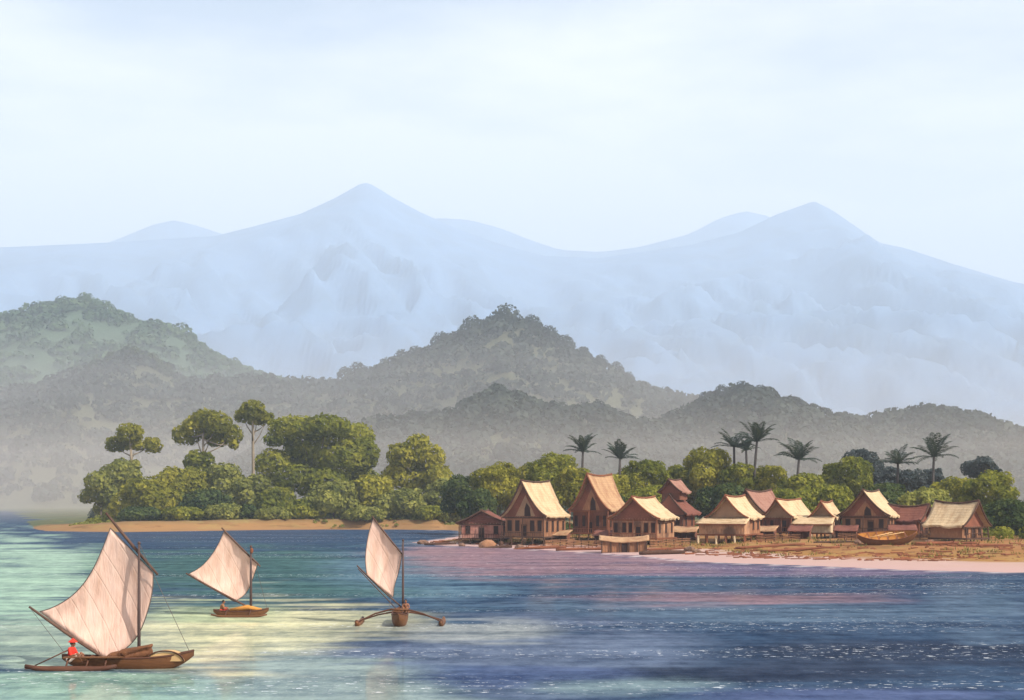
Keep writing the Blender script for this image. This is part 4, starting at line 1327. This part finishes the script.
def fence(px0, D0, px1, D1, label, h=1.1):
    A = Vector((XW(px0, D0), D0, 0)); B = Vector((XW(px1, D1), D1, 0))
    root = empty('wattle_fence', (A.x, A.y, gz(A.x, A.y)), math.atan2(B.y - A.y, B.x - A.x))
    tag(root, label, 'fence', 'fences of the village')
    n = max(3, int((B - A).length / 1.3)); ln = (B - A).length
    rr = random.Random(int(px0))
    g0 = gz(A.x, A.y)
    zz_ = [gz(*(A.lerp(B, k / n)).xy) - g0 for k in range(n + 1)]
    for k in range(n + 1):
        MB().tube([(ln * k / n, 0, zz_[k] - .3), (ln * k / n + rr.uniform(-.08, .08), 0, zz_[k] + h + rr.uniform(0, .2))], .08, 6).build('post', M['wood_dark'], root)
    w = MB()
    for q in range(5):
        z = .15 + q * (h - .2) / 4
        w.tube([(ln * k / n, .07 * (-1) ** (k + q), zz_[k] + z + rr.uniform(-.05, .05)) for k in range(n + 1)], .075, 5)
    w.build('wattle', M['board_brown'], root)


fence(545, 247, 575, 249, 'low wattle fence between the tall cream gabled house and the tallest house')
fence(566, 244, 604, 241, 'wattle fence in front of the tallest house, left of the low hut')
fence(650, 236, 690, 238, 'wattle fence between the low hut and the veranda house')
fence(757, 239, 800, 236, 'wattle fence right of the veranda house')
fence(838, 238, 858, 236, 'short wattle fence left of the beached boat')
fence(902, 238, 938, 236, 'wattle fence in front of the small maroon roofed hut')


def lean_to(px, D, w, yaw, label, seed):
    X = XW(px, D)
    root = empty('lean_to_shed', (X, D, gz(X, D) - .05), R(yaw))
    tag(root, label, 'shed', 'sheds of the village')
    rr = random.Random(seed)
    top, bot = [], []
    for i in range(7):
        t = i / 6
        ra = [(w * (-.55 + 1.1 * k / 12), -1.6 + 3.2 * t, 1.55 + 0.9 * t + rr.uniform(-.07, .07) - .1 * math.sin(PI * k / 12)) for k in range(13)]
        top.append(ra); bot.append([(p[0], p[1], p[2] - .16) for p in ra])
    MB().slab(top, bot).build('roof', M[rr.choice(['thatch_tan', 'thatch_maroon', 'thatch_pink'])], root, True)
    wl = MB().box(-w / 2 + .1, w / 2 - .1, .9, 1.02, .02, 2.0)
    wl.box(-w / 2 + .1, -w / 2 + .22, -.9, .9, .02, 1.6).box(w / 2 - .22, w / 2 - .1, -.9, .9, .02, 1.6)
    wl.build('wall', M['board_dark'], root)
    for k in range(4):
        x = -w / 2 + .12 + (w - .24) * k / 3
        MB().tube([(x, -1.35, -.3), (x + rr.uniform(-.05, .05), -1.35, 1.55)], .09, 6).build('post', M['wood_dark'], root)


lean_to(558, 256, 4.2, -20, 'dark lean-to shed between the tall cream gabled house and the tallest house', 2)
lean_to(606, 250, 4.0, -14, 'lean-to shed against the right side of the tallest house', 5)
lean_to(684, 252, 4.6, -20, 'lean-to shed in front of the two tiered house', 3)
lean_to(764, 250, 4.2, -24, 'lean-to shed between the reddish roofed house and the narrow brown gable', 8)
lean_to(800, 248, 3.8, -20, 'small shed beside the house with the low cream front roof', 9)
lean_to(846, 246, 3.8, -18, 'small shed at the left corner of the large brown gabled house', 11)
lean_to(902, 247, 4.6, -10, 'shed at the right corner of the large brown gabled house', 12)

# chips of wood, shells and stones washed up along the bank
rg = np.random.default_rng(91)
cm = MB()
for k in range(900):
    px = rg.uniform(418, 1040)
    lo = np.interp(px, [415, 500, 600, 700, 800, 900, 1040], [268, 244, 222, 202, 193, 186, 180])
    D = lo + abs(rg.normal()) * 16
    x = XW(px, D); z = gz(x, D)
    if z < .2: continue
    r = rg.uniform(.08, .26)
    if rg.uniform() < .55:
        a = rg.uniform(-.5, .5); ln = rg.uniform(.3, 1.3)
        cm.tube([(x - ln * math.cos(a), D - ln * math.sin(a), z + .04), (x + ln * math.cos(a), D + ln * math.sin(a), z + .05)], [r * .5, r * .35], 5)
    else:
        cm.ball((x, D, z), (r * 1.5, r * 1.2, r), 6)
tag(cm.build('shore_debris', M['wood_red'], None, False, False), 'chips of wood and stones washed up along the bank', kind='stuff')

# -------------------------------------------------------------------- boats
def hull(root, L, B, keel, sheer, bow, stern, outer, inner, rim, thw=4, full=2.4):
    n, m = 28, 14
    def sec(t, off):
        b = max(0.03, (B - off) * max(0.0, 1 - abs(t) ** full) ** 0.75)
        kz = keel + off + (sheer - keel) * 0.75 * abs(t) ** 4 + (bow if t > 0 else stern) * abs(t) ** 3.2 * 0.8
        sz = sheer + (bow * t ** 2.6 if t > 0 else stern * (-t) ** 2.6)
        kz = min(kz, sz - 0.04)
        return b, kz, sz
    ro, ri = [], []
    for i in range(n + 1):
        t = -1 + 2 * i / n
        b, kz, sz = sec(t, 0.0); b2, kz2, _ = sec(t * 0.985, 0.06)
        kz2 = min(kz2, sz - 0.03)
        po, pi_ = [], []
        for j in range(m + 1):
            th = -PI / 2 + PI * j / m
            po.append((t * L / 2, b * math.copysign(abs(math.sin(th)) ** .85, th), sz - (sz - kz) * math.cos(th) ** .8))
            pi_.append((t * L / 2 * .985, b2 * math.copysign(abs(math.sin(th)) ** .85, th), sz - (sz - kz2) * math.cos(th) ** .8))
        ro.append(po); ri.append(pi_)
    h = MB().grid(ro).build('hull', outer, root, True)
    MB().grid(ri).build('hull_lining', inner, h, True)
    for side in (0, m):
        MB().tube([tuple(0.5 * (a + b) for a, b in zip(ro[i][side], ri[i][side])) for i in range(n + 1)], 0.055, 6).build('gunwale', rim, h, True)
    for k in range(thw):
        t = -0.6 + 1.2 * k / max(1, thw - 1)
        b, kz, sz = sec(t, 0.0)
        MB().box(t * L / 2 - .09, t * L / 2 + .09, -b * .97, b * .97, sz - .14, sz - .09).build('thwart', rim, h)
    return h


def coons(e0, e1, el, er, n=22):
    """e0: bottom P0>P1, er: right P1>P2, e1: top P3>P2, el: left P0>P3 (point lists)"""
    def at(pts, t):
        d = [0]
        for a, b in zip(pts, pts[1:]): d.append(d[-1] + math.dist(a, b))
        s_ = t * d[-1]
        # smooth interpolation through the points
        xs = np.interp(s_, d, [p[0] for p in pts]); zs = np.interp(s_, d, [p[1] for p in pts])
        return np.array((xs, zs))
    def sm(pts):
        for _ in range(3):
            q = [pts[0]]
            for a, b in zip(pts, pts[1:]):
                q += [(a[0] * .75 + b[0] * .25, a[1] * .75 + b[1] * .25), (a[0] * .25 + b[0] * .75, a[1] * .25 + b[1] * .75)]
            pts = q + [pts[-1]]
        return pts
    e0, e1, el, er = map(sm, (e0, e1, el, er))
    rows = []
    for i in range(n + 1):
        v = i / n
        r = []
        for k in range(n + 1):
            u = k / n
            p = (1 - v) * at(e0, u) + v * at(e1, u) + (1 - u) * at(el, v) + u * at(er, v)
            p -= (1 - u) * (1 - v) * np.array(e0[0]) + u * (1 - v) * np.array(e0[-1]) + (1 - u) * v * np.array(e1[0]) + u * v * np.array(e1[-1])
            r.append((u, v, p))
        rows.append(r)
    return rows


def rig(root, o, sc_, bottom, top, left, right, mast, yard, boom, depth=0.22, belly=0.45, r=0.07, turn=0.0, mr=None):
    """everything in picture points of this boat (o = waterline point, sc_ = points per metre); depth: how far behind the mast the sail hangs"""
    def L(p, y=0.0): return Vector(((p[0] - o[0]) / sc_, y + turn * (p[0] - o[0]) / sc_, (o[1] - p[1]) / sc_))
    rows = coons(bottom, top, left, right)
    g = []
    for row in rows:
        rr = []
        for u, v, p in row:
            wob = 0.05 * math.sin(9 * u + 3 * v) * math.sin(PI * v) + 0.035 * math.sin(17 * u - 6 * v)
            rr.append(tuple(L(p, depth + belly * math.sin(PI * u) * math.sin(PI * v) + wob * math.sin(PI * u))))
        g.append(rr)
    back = [[(x, y + 0.018, z) for x, y, z in r_] for r_ in g]
    sl = MB().slab(g, back).build('sail', M['sail'], root, True)
    # bolt rope sewn round the edge
    edge = [r_[0] for r_ in g] + g[-1][1:] + [r_[-1] for r_ in g[::-1]][1:] + g[0][::-1][1:-1]
    edge.append(edge[0])
    MB().tube(edge, 0.022, 5, False).build('bolt_rope', M['rope'], sl)
    # one patch seam
    m0, m1 = mast
    mr = mr or r * 1.15
    ms = MB().tube([L(m0), L(((m0[0] + m1[0]) / 2, (m0[1] + m1[1]) / 2)), L(m1)], [mr, mr * .9, mr * .6], 10).build('mast', M['mast'], root, True)
    MB().ball(L(m1), mr * 1.0, 10).build('mast_cap', M['mast'], ms, True)
    for nm, (a, b) in (('yard', yard), ('boom', boom)):
        A, B = L(a, depth - .06), L(b, depth - .06)
        pts = [A.lerp(B, t) for t in np.linspace(0, 1, 9)]
        k = (B - A).length * 0.012
        pts = [p + Vector((0, 0, -k * math.sin(PI * t))) for p, t in zip(pts, np.linspace(0, 1, 9))]
        MB().tube(pts, [r * (.55 + .55 * math.sin(PI * (.15 + .7 * t))) for t in np.linspace(0, 1, 9)], 8).build(nm, M['spar'], root, True)
    lines = MB()
    lines.tube([L(m1), L(boom[1], 0)], 0.014, 5, False)
    return L


def person(name_loc, rz, label, pose, shirt, lower, hat, hair=True, s_=1.0):
    """one continuous body from joints, remeshed; x forward, z up, seat at z = 0"""
    root = empty('person', name_loc, rz)
    root.scale = (s_, s_, s_)
    tag(root, label, 'person')
    J = pose
    b = MB()
    hip, chest, neck, head = map(Vector, (J['hip'], J['chest'], J['neck'], J['head']))
    b.capsule(hip + Vector((0, -.09, 0)), hip + Vector((0, .09, 0)), .125)
    b.capsule(hip, hip.lerp(chest, .5), .125, .115).capsule(hip.lerp(chest, .5), chest, .12, .135)
    b.capsule(chest + Vector((0, -.12, .06)), chest + Vector((0, .12, .06)), .09)
    b.capsule(neck - Vector((0, 0, .06)), head, .055, .06)
    b.ball(head + Vector((0, 0, .04)), (.098, .078, .118), 16)
    b.ball(head + Vector((.055, 0, -.02)), (.05, .052, .06), 12)                        # jaw
    b.capsule(head + Vector((.095, 0, .045)), head + Vector((.112, 0, .01)), .012, .017)   # nose
    b.capsule(head + Vector((.097, -.02, -.027)), head + Vector((.097, .02, -.027)), .009)   # mouth
    for sg in (-1, 1):
        b.ball(head + Vector((-.005, sg * .08, .03)), (.022, .012, .034), 10)           # ears
        S, E, Wr = (Vector(J[k + ('l' if sg > 0 else 'r')]) for k in ('sh', 'el', 'wr'))
        b.capsule(S, E, .052, .042).capsule(E, Wr, .042, .028)
        d = (Wr - E).normalized()
        pal = Wr + d * .05
        side = d.cross(Vector((0, 0, 1)))
        side = side.normalized() if side.length > .1 else Vector((0, 1, 0))
        b.capsule(Wr, pal, .026, .034)
        dn = d.cross(side).normalized()
        dn = -dn if dn.z > 0 else dn
        for q, ln in zip((-.027, -.009, .009, .027), (.06, .075, .07, .055)):
            base = pal + side * q + d * .015
            k1 = base + d * ln * .6 + dn * .01
            b.capsule(base, k1, .0105, .0095).capsule(k1, k1 + d * ln * .35 + dn * .035, .0095, .008)
        b.capsule(Wr + d * .02 + side * .028, Wr + d * .06 + side * .062 + dn * .01, .013, .010)
        Hj, K, A, T = (Vector(J[k + ('l' if sg > 0 else 'r')]) for k in ('hp', 'kn', 'an', 'to'))
        b.capsule(Hj, K, .085, .06).capsule(K, A, .058, .038).capsule(A, T, .042, .032)
    o = b.build('body', M['skin'], root, True, fix=False)
    md = o.modifiers.new('remesh', 'REMESH'); md.mode = 'VOXEL'; md.voxel_size = 0.011; md.use_smooth_shade = True
    sm = o.modifiers.new('smooth', 'SMOOTH'); sm.factor = .5; sm.iterations = 2
    for sg in (-1, 1):
        MB().ball(head + Vector((.088, sg * .03, .045)), (.010, .013, .009), 10).build('eye', M['eye'], o, True)
    if shirt:
        c = MB()
        c.capsule(hip + Vector((0, 0, .04)), hip.lerp(chest, .5), .143, .135).capsule(hip.lerp(chest, .5), chest, .14, .155)
        c.capsule(chest + Vector((0, -.12, .06)), chest + Vector((0, .12, .06)), .108)
        for k in 'lr':
            S, E = Vector(J['sh' + k]), Vector(J['el' + k])
            c.capsule(S, S.lerp(E, .85), .072, .062)
        q = c.build('shirt', M[shirt], root, True, fix=False)
        md = q.modifiers.new('remesh', 'REMESH'); md.mode = 'VOXEL'; md.voxel_size = 0.016; md.use_smooth_shade = True
    c = MB()
    c.capsule(hip + Vector((0, -.09, 0)), hip + Vector((0, .09, 0)), .142)
    for k in 'lr': c.capsule(Vector(J['hp' + k]), Vector(J['hp' + k]).lerp(Vector(J['kn' + k]), .8), .1, .08)
    q = c.build('loincloth' if not shirt else 'trousers', M[lower], root, True, fix=False)
    md = q.modifiers.new('remesh', 'REMESH'); md.mode = 'VOXEL'; md.voxel_size = 0.016; md.use_smooth_shade = True
    if hair:
        MB().ball(head + Vector((-.018, 0, .062)), (.104, .092, .112), 14).build('hair', M['hair'], root, True)
    if hat:
        MB().tube([head + Vector((0, 0, z)) for z in (.095, .115, .16, .215, .25)], [.21, .175, .125, .06, .012], 16).build('hat', M[hat], root, True)
    return root


def sit_pose(lean=0.08, arm=(.42, .34), knee=.36):
    p = dict(hip=(0, 0, .13), chest=(lean, 0, .47), neck=(lean * 1.25, 0, .63), head=(lean * 1.5 + .02, 0, .735))
    for k, s_ in (('l', 1), ('r', -1)):
        p['sh' + k] = (lean * 1.1, s_ * .19, .54)
        p['el' + k] = (lean + .10, s_ * .26, .31)
        p['wr' + k] = (arm[0], s_ * .16, arm[1])
        p['hp' + k] = (.05, s_ * .09, .11)
        p['kn' + k] = (.40, s_ * .14, knee)
        p['an' + k] = (.62, s_ * .12, .02)
        p['to' + k] = (.78, s_ * .13, .0)
    return p


def float_log(root, x0, x1, y, z, r, m):
    n = 9
    pts = [((x0 + (x1 - x0) * t), y, z + 0.16 * (2 * t - 1) ** 4) for t in np.linspace(0, 1, n)]
    return MB().tube(pts, [r * (0.45 + 0.55 * math.sin(PI * (0.08 + 0.84 * t))) for t in np.linspace(0, 1, n)], 10).build('outrigger_float', m, root, True)


# --- the large boat, broadside on, lower left
o1, k1 = (115, 668), 20.0
D1 = water_D(668)
b1 = empty('sailing_canoe', (XW(115, D1), D1, 0))
tag(b1, 'large outrigger canoe with a big cream sail and a mat shelter, nearest the viewer', 'boat', 'sailing boats on the bay')
h1 = MB
hb = empty('canoe_hull', (0, 0, 0)); bpy.data.objects.remove(hb)
hh1 = hull(b1, 6.6, 0.60, -0.22, 0.54, 0.34, 0.12, M['hull'], M['hull'], M['hull_rim'], 3)
hh1.location.x = (128 - 115) / 20.0
L1 = rig(b1, o1, k1, [(38, 612), (103, 659)], [(109, 528), (152, 573)], [(38, 612), (52, 608), (72, 596), (88, 577), (100, 552), (109, 528)],
         [(103, 659), (122, 652), (138, 636), (148, 608), (152, 588), (152, 573)], ((139, 662), (139, 543)), ((105, 513), (157, 575)), ((28, 607), (112, 664)), 0.24, 0.5, 0.075)
float_log(b1, -4.1, 0.4, -1.15, 0.07, 0.17, M['hull_rim'])
for x in (-2.1, -1.1, -0.2):
    MB().tube([(x, 0.5, .5), (x, -.2, .62), (x, -.8, .5), (x, -1.15, .16)], [.05, .055, .05, .04], 7).build('outrigger_arm', M['hull_rim'], b1, True)
MB().box(-2.3, 0.6, -0.95, -0.62, 0.595, 0.65).build('outrigger_deck', M['hull'], b1)
# steering oar
so = MB().tube([(-2.2, -.35, .95), (-4.0, -.5, .10)], [.035, .03], 7)
so.ball((-4.15, -.51, .03), (.28, .03, .10), 12, Matrix.Rotation(R(-25), 3, 'Y'))
so.build('steering_oar', M['hull_rim'], b1, True)
# woven mat shelter on the bow
cx_, rx_, rz_ = (167 - 115) / 20.0, 0.92, 0.50
rows = []
for i in range(7):
    y = -0.42 + 0.84 * i / 6
    rows.append([(cx_ - rx_ * math.cos(PI * j / 18), y, 0.38 + rz_ * math.sin(PI * j / 18)) for j in range(19)])
bk = [[(p[0], p[1], p[2] - .03) for p in r_] for r_ in rows]
ms_ = MB().slab(rows, bk).build('mat_shelter', M['mat_cream'], b1, True)
MB().prism([(cx_ - (rx_ - .05) * math.cos(PI * j / 18), 0.38 + (rz_ - .05) * math.sin(PI * j / 18)) for j in range(19)], -.40, -.37).build('end_mat', M['mat_cream'], ms_)
MB().tube([(cx_ - (rx_ + .02) * math.cos(PI * j / 18), -.45, 0.38 + (rz_ + .02) * math.sin(PI * j / 18)) for j in range(19)], .035, 6).build('hoop', M['hull_rim'], ms_, True)
MB().tube([L1((139, 543)), L1((192, 657))], 0.014, 5, False).build('forestay', M['rope'], b1)
MB().tube([L1((30, 608)), L1((70, 660))], 0.012, 5, False).build('sheet_line', M['rope'], b1)

cb = MB()
for k, (p, q, ra, rb) in enumerate([((112, 660), (146, 650), .26, .22), ((124, 655), (149, 648), .22, .16), ((104, 664), (132, 658), .2, .2), ((130, 660), (150, 655), .22, .15)]):
    cb.capsule(L1(p, -.12 * (k % 2)), L1(q, -.1), ra, rb, 14)
cb.v = [tuple(Vector(v) + Vector((0.16, 0.10, 0.17)) * mnoise.noise(Vector(v) * 3.1)) for v in cb.v]
co = cb.build('canvas_bundle', M['canvas'], None, False, fix=False)
co.location = b1.location + Vector((0, 0, 0.10))
md = co.modifiers.new('remesh', 'REMESH'); md.mode = 'VOXEL'; md.voxel_size = 0.03
tag(co, 'brown heap of bundled canvas at the mast foot of the large canoe', 'canvas')
pl = L1((71, 662), -.1)
person((b1.location.x + pl.x, b1.location.y + pl.y, 0.30), R(-10), 'person in a red hat and red shirt sitting in the large canoe',
       sit_pose(.06), 'red_cloth', 'white_cloth', 'red_cloth', s_=1.22)

# --- the second boat
o2, k2 = (241, 616), 13.93
D2 = water_D(616)
b2 = empty('sailing_canoe', (XW(241, D2), D2, 0))
tag(b2, 'small canoe with a pointed cream sail, middle one of the three boats', 'boat', 'sailing boats on the bay')
hull(b2, 4.0, 0.45, -0.2, 0.36, 0.2, 0.1, M['hull'], M['hull'], M['hull_rim'], 3)
L2 = rig(b2, o2, k2, [(187, 574), (234, 602)], [(223, 531), (258, 563)], [(187, 574), (200, 567), (210, 556), (218, 543), (223, 531)],
         [(234, 602), (246, 594), (252, 580), (255, 570), (258, 563)], ((251, 613), (251, 546)), ((221, 527), (260, 566)), ((185, 573), (262, 614)), 0.22, 0.4, 0.07, mr=.10)
MB().ball(L2((252, 550), -.06), (.12, .10, .20), 12).build('halyard_knot', M['wood_red'], b2, True)
float_log(b2, -1.9, 2.1, -1.25, 0.05, 0.10, M['hull'])
for x in (-.9, .8):
    MB().tube([(x, .4, .42), (x, -.5, .5), (x, -1.25, .1)], .04, 6).build('outrigger_arm', M['hull_rim'], b2, True)
MB().tube([L2((251, 546)), L2((268, 611))], 0.012, 5, False).build('forestay', M['rope'], b2)
MB().tube([(-.8, -.05, .42), (.5, -.05, .62), (1.5, -.05, .45)], [.12, .2, .1], 8).build('mat_roll', M['hull_gold'], b2, True)
pl = L2((221, 612), -.05)
person((b2.location.x + pl.x, b2.location.y + pl.y, 0.22), R(15), 'dark haired person in brown with a red cloth sitting in the middle canoe',
       sit_pose(.10), 'brown_cloth', 'red_cloth', None, s_=1.05)

# --- the third boat, end on with outriggers to both sides
o3, k3 = (400, 624), 14.65
D3 = water_D(624)
b3 = empty('sailing_canoe', (XW(400, D3), D3, 0))
tag(b3, 'double outrigger canoe seen end on with a narrow upright sail', 'boat', 'sailing boats on the bay')
h3 = hull(b3, 5.6, 0.56, -0.25, 0.70, 0.25, 0.25, M['hull'], M['hull'], M['hull_rim'], 3, 3.0)
h3.rotation_euler = (0, 0, R(-87))
L3 = rig(b3, o3, k3, [(367, 577), (393, 598)], [(373, 519), (402, 554)], [(367, 577), (365, 562), (366, 548), (369, 532), (373, 519)],
         [(393, 598), (394, 586), (399, 572), (402, 554)], ((403, 614), (403, 541)), ((372, 517), (403, 556)), ((357, 566), (402, 608)), 0.2, 0.3, 0.055, mr=.085)
MB().tube([L3((358, 569), .1), L3((398, 611), .1)], .035, 6).build('lower_boom', M['spar'], b3, True)
for sg, px in ((-1, 360), (1, 442)):
    xx = (px - 400) / k3
    fl = MB().tube([(xx, -2.0, .28), (xx, -1.6, .10), (xx, 0, .07), (xx, 1.6, .10), (xx, 2.0, .28)], [.09, .17, .2, .17, .09], 10).build('outrigger_float', M['hull'], b3, True)
    MB().ball((xx, -1.75, .26), (.16, .16, .18), 10).build('float_lashing', M['hull_rim'], fl, True)
    for y, z in ((-1.0, 1.06), (0.9, .74)):
        pts = [(0, y, z), (sg * .7, y, z * .97), (sg * 1.6, y, z * .74), (xx - sg * .3, y, z * .36), (xx, y, .2)]
        MB().tube(pts, [.06, .06, .055, .05, .045], 7).build('outrigger_arm', M['hull_rim'], b3, True)
MB().tube([(-.6, -1.0, 1.06), (.6, -1.0, 1.06)], .075, 7).build('cross_beam', M['hull'], b3, True)
MB().tube([(-.62, .9, .74), (.62, .9, .74)], .075, 7).build('cross_beam', M['hull'], b3, True)
MB().tube([L3((403, 541)), L3((392, 606), -2.3)], 0.012, 5, False).build('forestay', M['rope'], b3)
person((b3.location.x + .42, b3.location.y - .2, 0.84), R(-95), 'bare chested person with dark hair sitting in the double outrigger canoe',
       sit_pose(.05), None, 'brown_cloth', None, s_=.95)

# --- the boat drawn up on the beach
DB = 214
bx = XW(887, DB)
bb = empty('beached_boat', (bx, DB, gz(bx, DB) + 0.95))
tag(bb, 'large brown rowing boat with golden inside, drawn up tilted on the beach', 'boat')
bb.rotation_euler = (R(21), R(-3), R(-6))
hull(bb, 9.0, 1.8, -1.15, 0.55, 0.55, 0.45, M['hull'], M['hull_gold'], M['wood_red'], 5, 2.2)
for k, (x, a) in enumerate([(-1.2, .35), (0.5, .45)]):
    o = MB().tube([(x - 1.6, -.5 + .2 * k, .55), (x + 1.6, .6 - .1 * k, .66)], .06, 7)
    o.ball((x + 1.8, .68 - .1 * k, .67), (.4, .14, .03), 10)
    q = o.build('oar', M['mat_cream'], None, True)
    q.matrix_world = bb.matrix_world.copy()
    q.location = bb.location; q.rotation_euler = bb.rotation_euler
    tag(q, ['pale oar lying across the left half of the beached boat', 'pale oar lying across the right half of the beached boat'][k], 'oar', 'oars in the beached boat')

# ---------------------------------------------------------- air, sky, light
def volume_box(name, x0, x1, y0, y1, z0, z1, density, color, label, aniso=0.0):
    o = MB().box(x0, x1, y0, y1, z0, z1).build(name, volume_mat(name + '_air', density, color, aniso))
    tag(o, label, kind='stuff')
    return o


def volume_mat(name, density, color, aniso):
    t = NT(name)
    v = t.n('ShaderNodeVolumePrincipled')
    v.inputs['Density'].default_value = density
    v.inputs['Color'].default_value = (*color, 1)
    v.inputs['Anisotropy'].default_value = aniso
    t.l(v.outputs[0], t.out.inputs['Volume'])
    return t.m


HAZE = 0.00014
volume_box('haze', -19000, 19000, -450, 18500, -6, 3450, HAZE, (0.77, 0.88, 1.0), 'bluish air that fades the hills and mountains')
volume_box('valley_mist', -2200, 2200, 500, 1240, -2, 52, 0.0006, (0.98, 0.88, 0.82), 'low pale mist lying at the foot of the near hills')
volume_box('valley_mist', -2300, 2300, 1320, 1850, -2, 100, 0.00045, (0.99, 0.88, 0.81), 'warm pale mist between the near hills and the central summit')
volume_box('valley_mist', -2350, 2350, 1260, 1840, 102, 175, 0.00045, (0.98, 0.90, 0.86), 'thin upper mist against the slopes of the central summit')

SUN_EL, SUN_AZ = R(40), R(128)
wd = bpy.data.worlds.new('World')
scene.world = wd
wd.use_nodes = True
nt = wd.node_tree
nt.nodes.clear()
wo = nt.nodes.new('ShaderNodeOutputWorld')
bg = nt.nodes.new('ShaderNodeBackground')
sky = nt.nodes.new('ShaderNodeTexSky')
sky.sky_type = 'NISHITA'
sky.sun_disc = False
sky.sun_elevation = SUN_EL
sky.sun_rotation = SUN_AZ
sky.air_density = 1.0
sky.dust_density = 2.0
tc = nt.nodes.new('ShaderNodeTexCoord')
mp = nt.nodes.new('ShaderNodeMapping'); mp.inputs['Scale'].default_value = (2.2, 2.2, 8.0)
nt.links.new(tc.outputs['Generated'], mp.inputs['Vector'])
ns_ = nt.nodes.new('ShaderNodeTexNoise'); ns_.inputs['Scale'].default_value = 1.6; ns_.inputs['Detail'].default_value = 5; ns_.inputs['Roughness'].default_value = 0.5
nt.links.new(mp.outputs[0], ns_.inputs['Vector'])
rp = nt.nodes.new('ShaderNodeValToRGB')
rp.color_ramp.elements[0].position = 0.36; rp.color_ramp.elements[0].color = (0.30, 0.30, 0.30, 1)
rp.color_ramp.elements[1].position = 0.62; rp.color_ramp.elements[1].color = (1, 1, 1, 1)
nt.links.new(ns_.outputs['Fac'], rp.inputs['Fac'])
sepw = nt.nodes.new('ShaderNodeSeparateXYZ')
nt.links.new(tc.outputs['Generated'], sepw.inputs[0])
er = nt.nodes.new('ShaderNodeMapRange')                    # the veil thins out overhead
er.inputs['From Min'].default_value = 0.18; er.inputs['From Max'].default_value = 0.36
er.inputs['To Min'].default_value = 0.72; er.inputs['To Max'].default_value = -0.40
nt.links.new(sepw.outputs['Z'], er.inputs['Value'])
ad = nt.nodes.new('ShaderNodeMath'); ad.operation = 'ADD'; ad.use_clamp = True
nt.links.new(rp.outputs['Color'], ad.inputs[0]); nt.links.new(er.outputs[0], ad.inputs[1])
mxw = nt.nodes.new('ShaderNodeMix'); mxw.data_type = 'RGBA'
nt.links.new(ad.outputs[0], mxw.inputs[0])
nt.links.new(sky.outputs[0], mxw.inputs[6])
mxw.inputs[7].default_value = (10.6, 9.9, 9.6, 1)          # thin bright cloud veil
nt.links.new(mxw.outputs[2], bg.inputs['Color'])
bg.inputs['Strength'].default_value = 0.10
nt.links.new(bg.outputs[0], wo.inputs['Surface'])

sd = bpy.data.lights.new('sun', 'SUN')
sd.energy = 5.0
sd.angle = R(0.5)
sd.color = (1.0, 0.93, 0.82)
so_ = bpy.data.objects.new('sun', sd)
col.objects.link(so_)
sv = Vector((math.sin(SUN_AZ) * math.cos(SUN_EL), math.cos(SUN_AZ) * math.cos(SUN_EL), math.sin(SUN_EL)))
so_.rotation_euler = sv.to_track_quat('Z', 'Y').to_euler()
so_.location = (60, -40, 120)

cd = bpy.data.cameras.new('camera')
cd.sensor_width = 36
cd.lens = F / 1024 * 36
cd.shift_y = (HY - 350) / 1024
cd.clip_start = 0.5
cd.clip_end = 30000
cam = bpy.data.objects.new('camera', cd)
col.objects.link(cam)
cam.location = (0, 0, CZ)
cam.rotation_euler = (R(90), 0, 0)
scene.camera = cam

scene.view_settings.view_transform = 'Standard'
scene.view_settings.look = 'None'
scene.view_settings.gamma = 1.0
scene.view_settings.exposure = 0.5
scene.render.engine = 'CYCLES'
cy = scene.cycles
cy.use_denoising = True
cy.max_bounces = 6
cy.diffuse_bounces = 3
cy.glossy_bounces = 2
cy.transmission_bounces = 2
cy.transparent_max_bounces = 4
cy.volume_bounces = 2
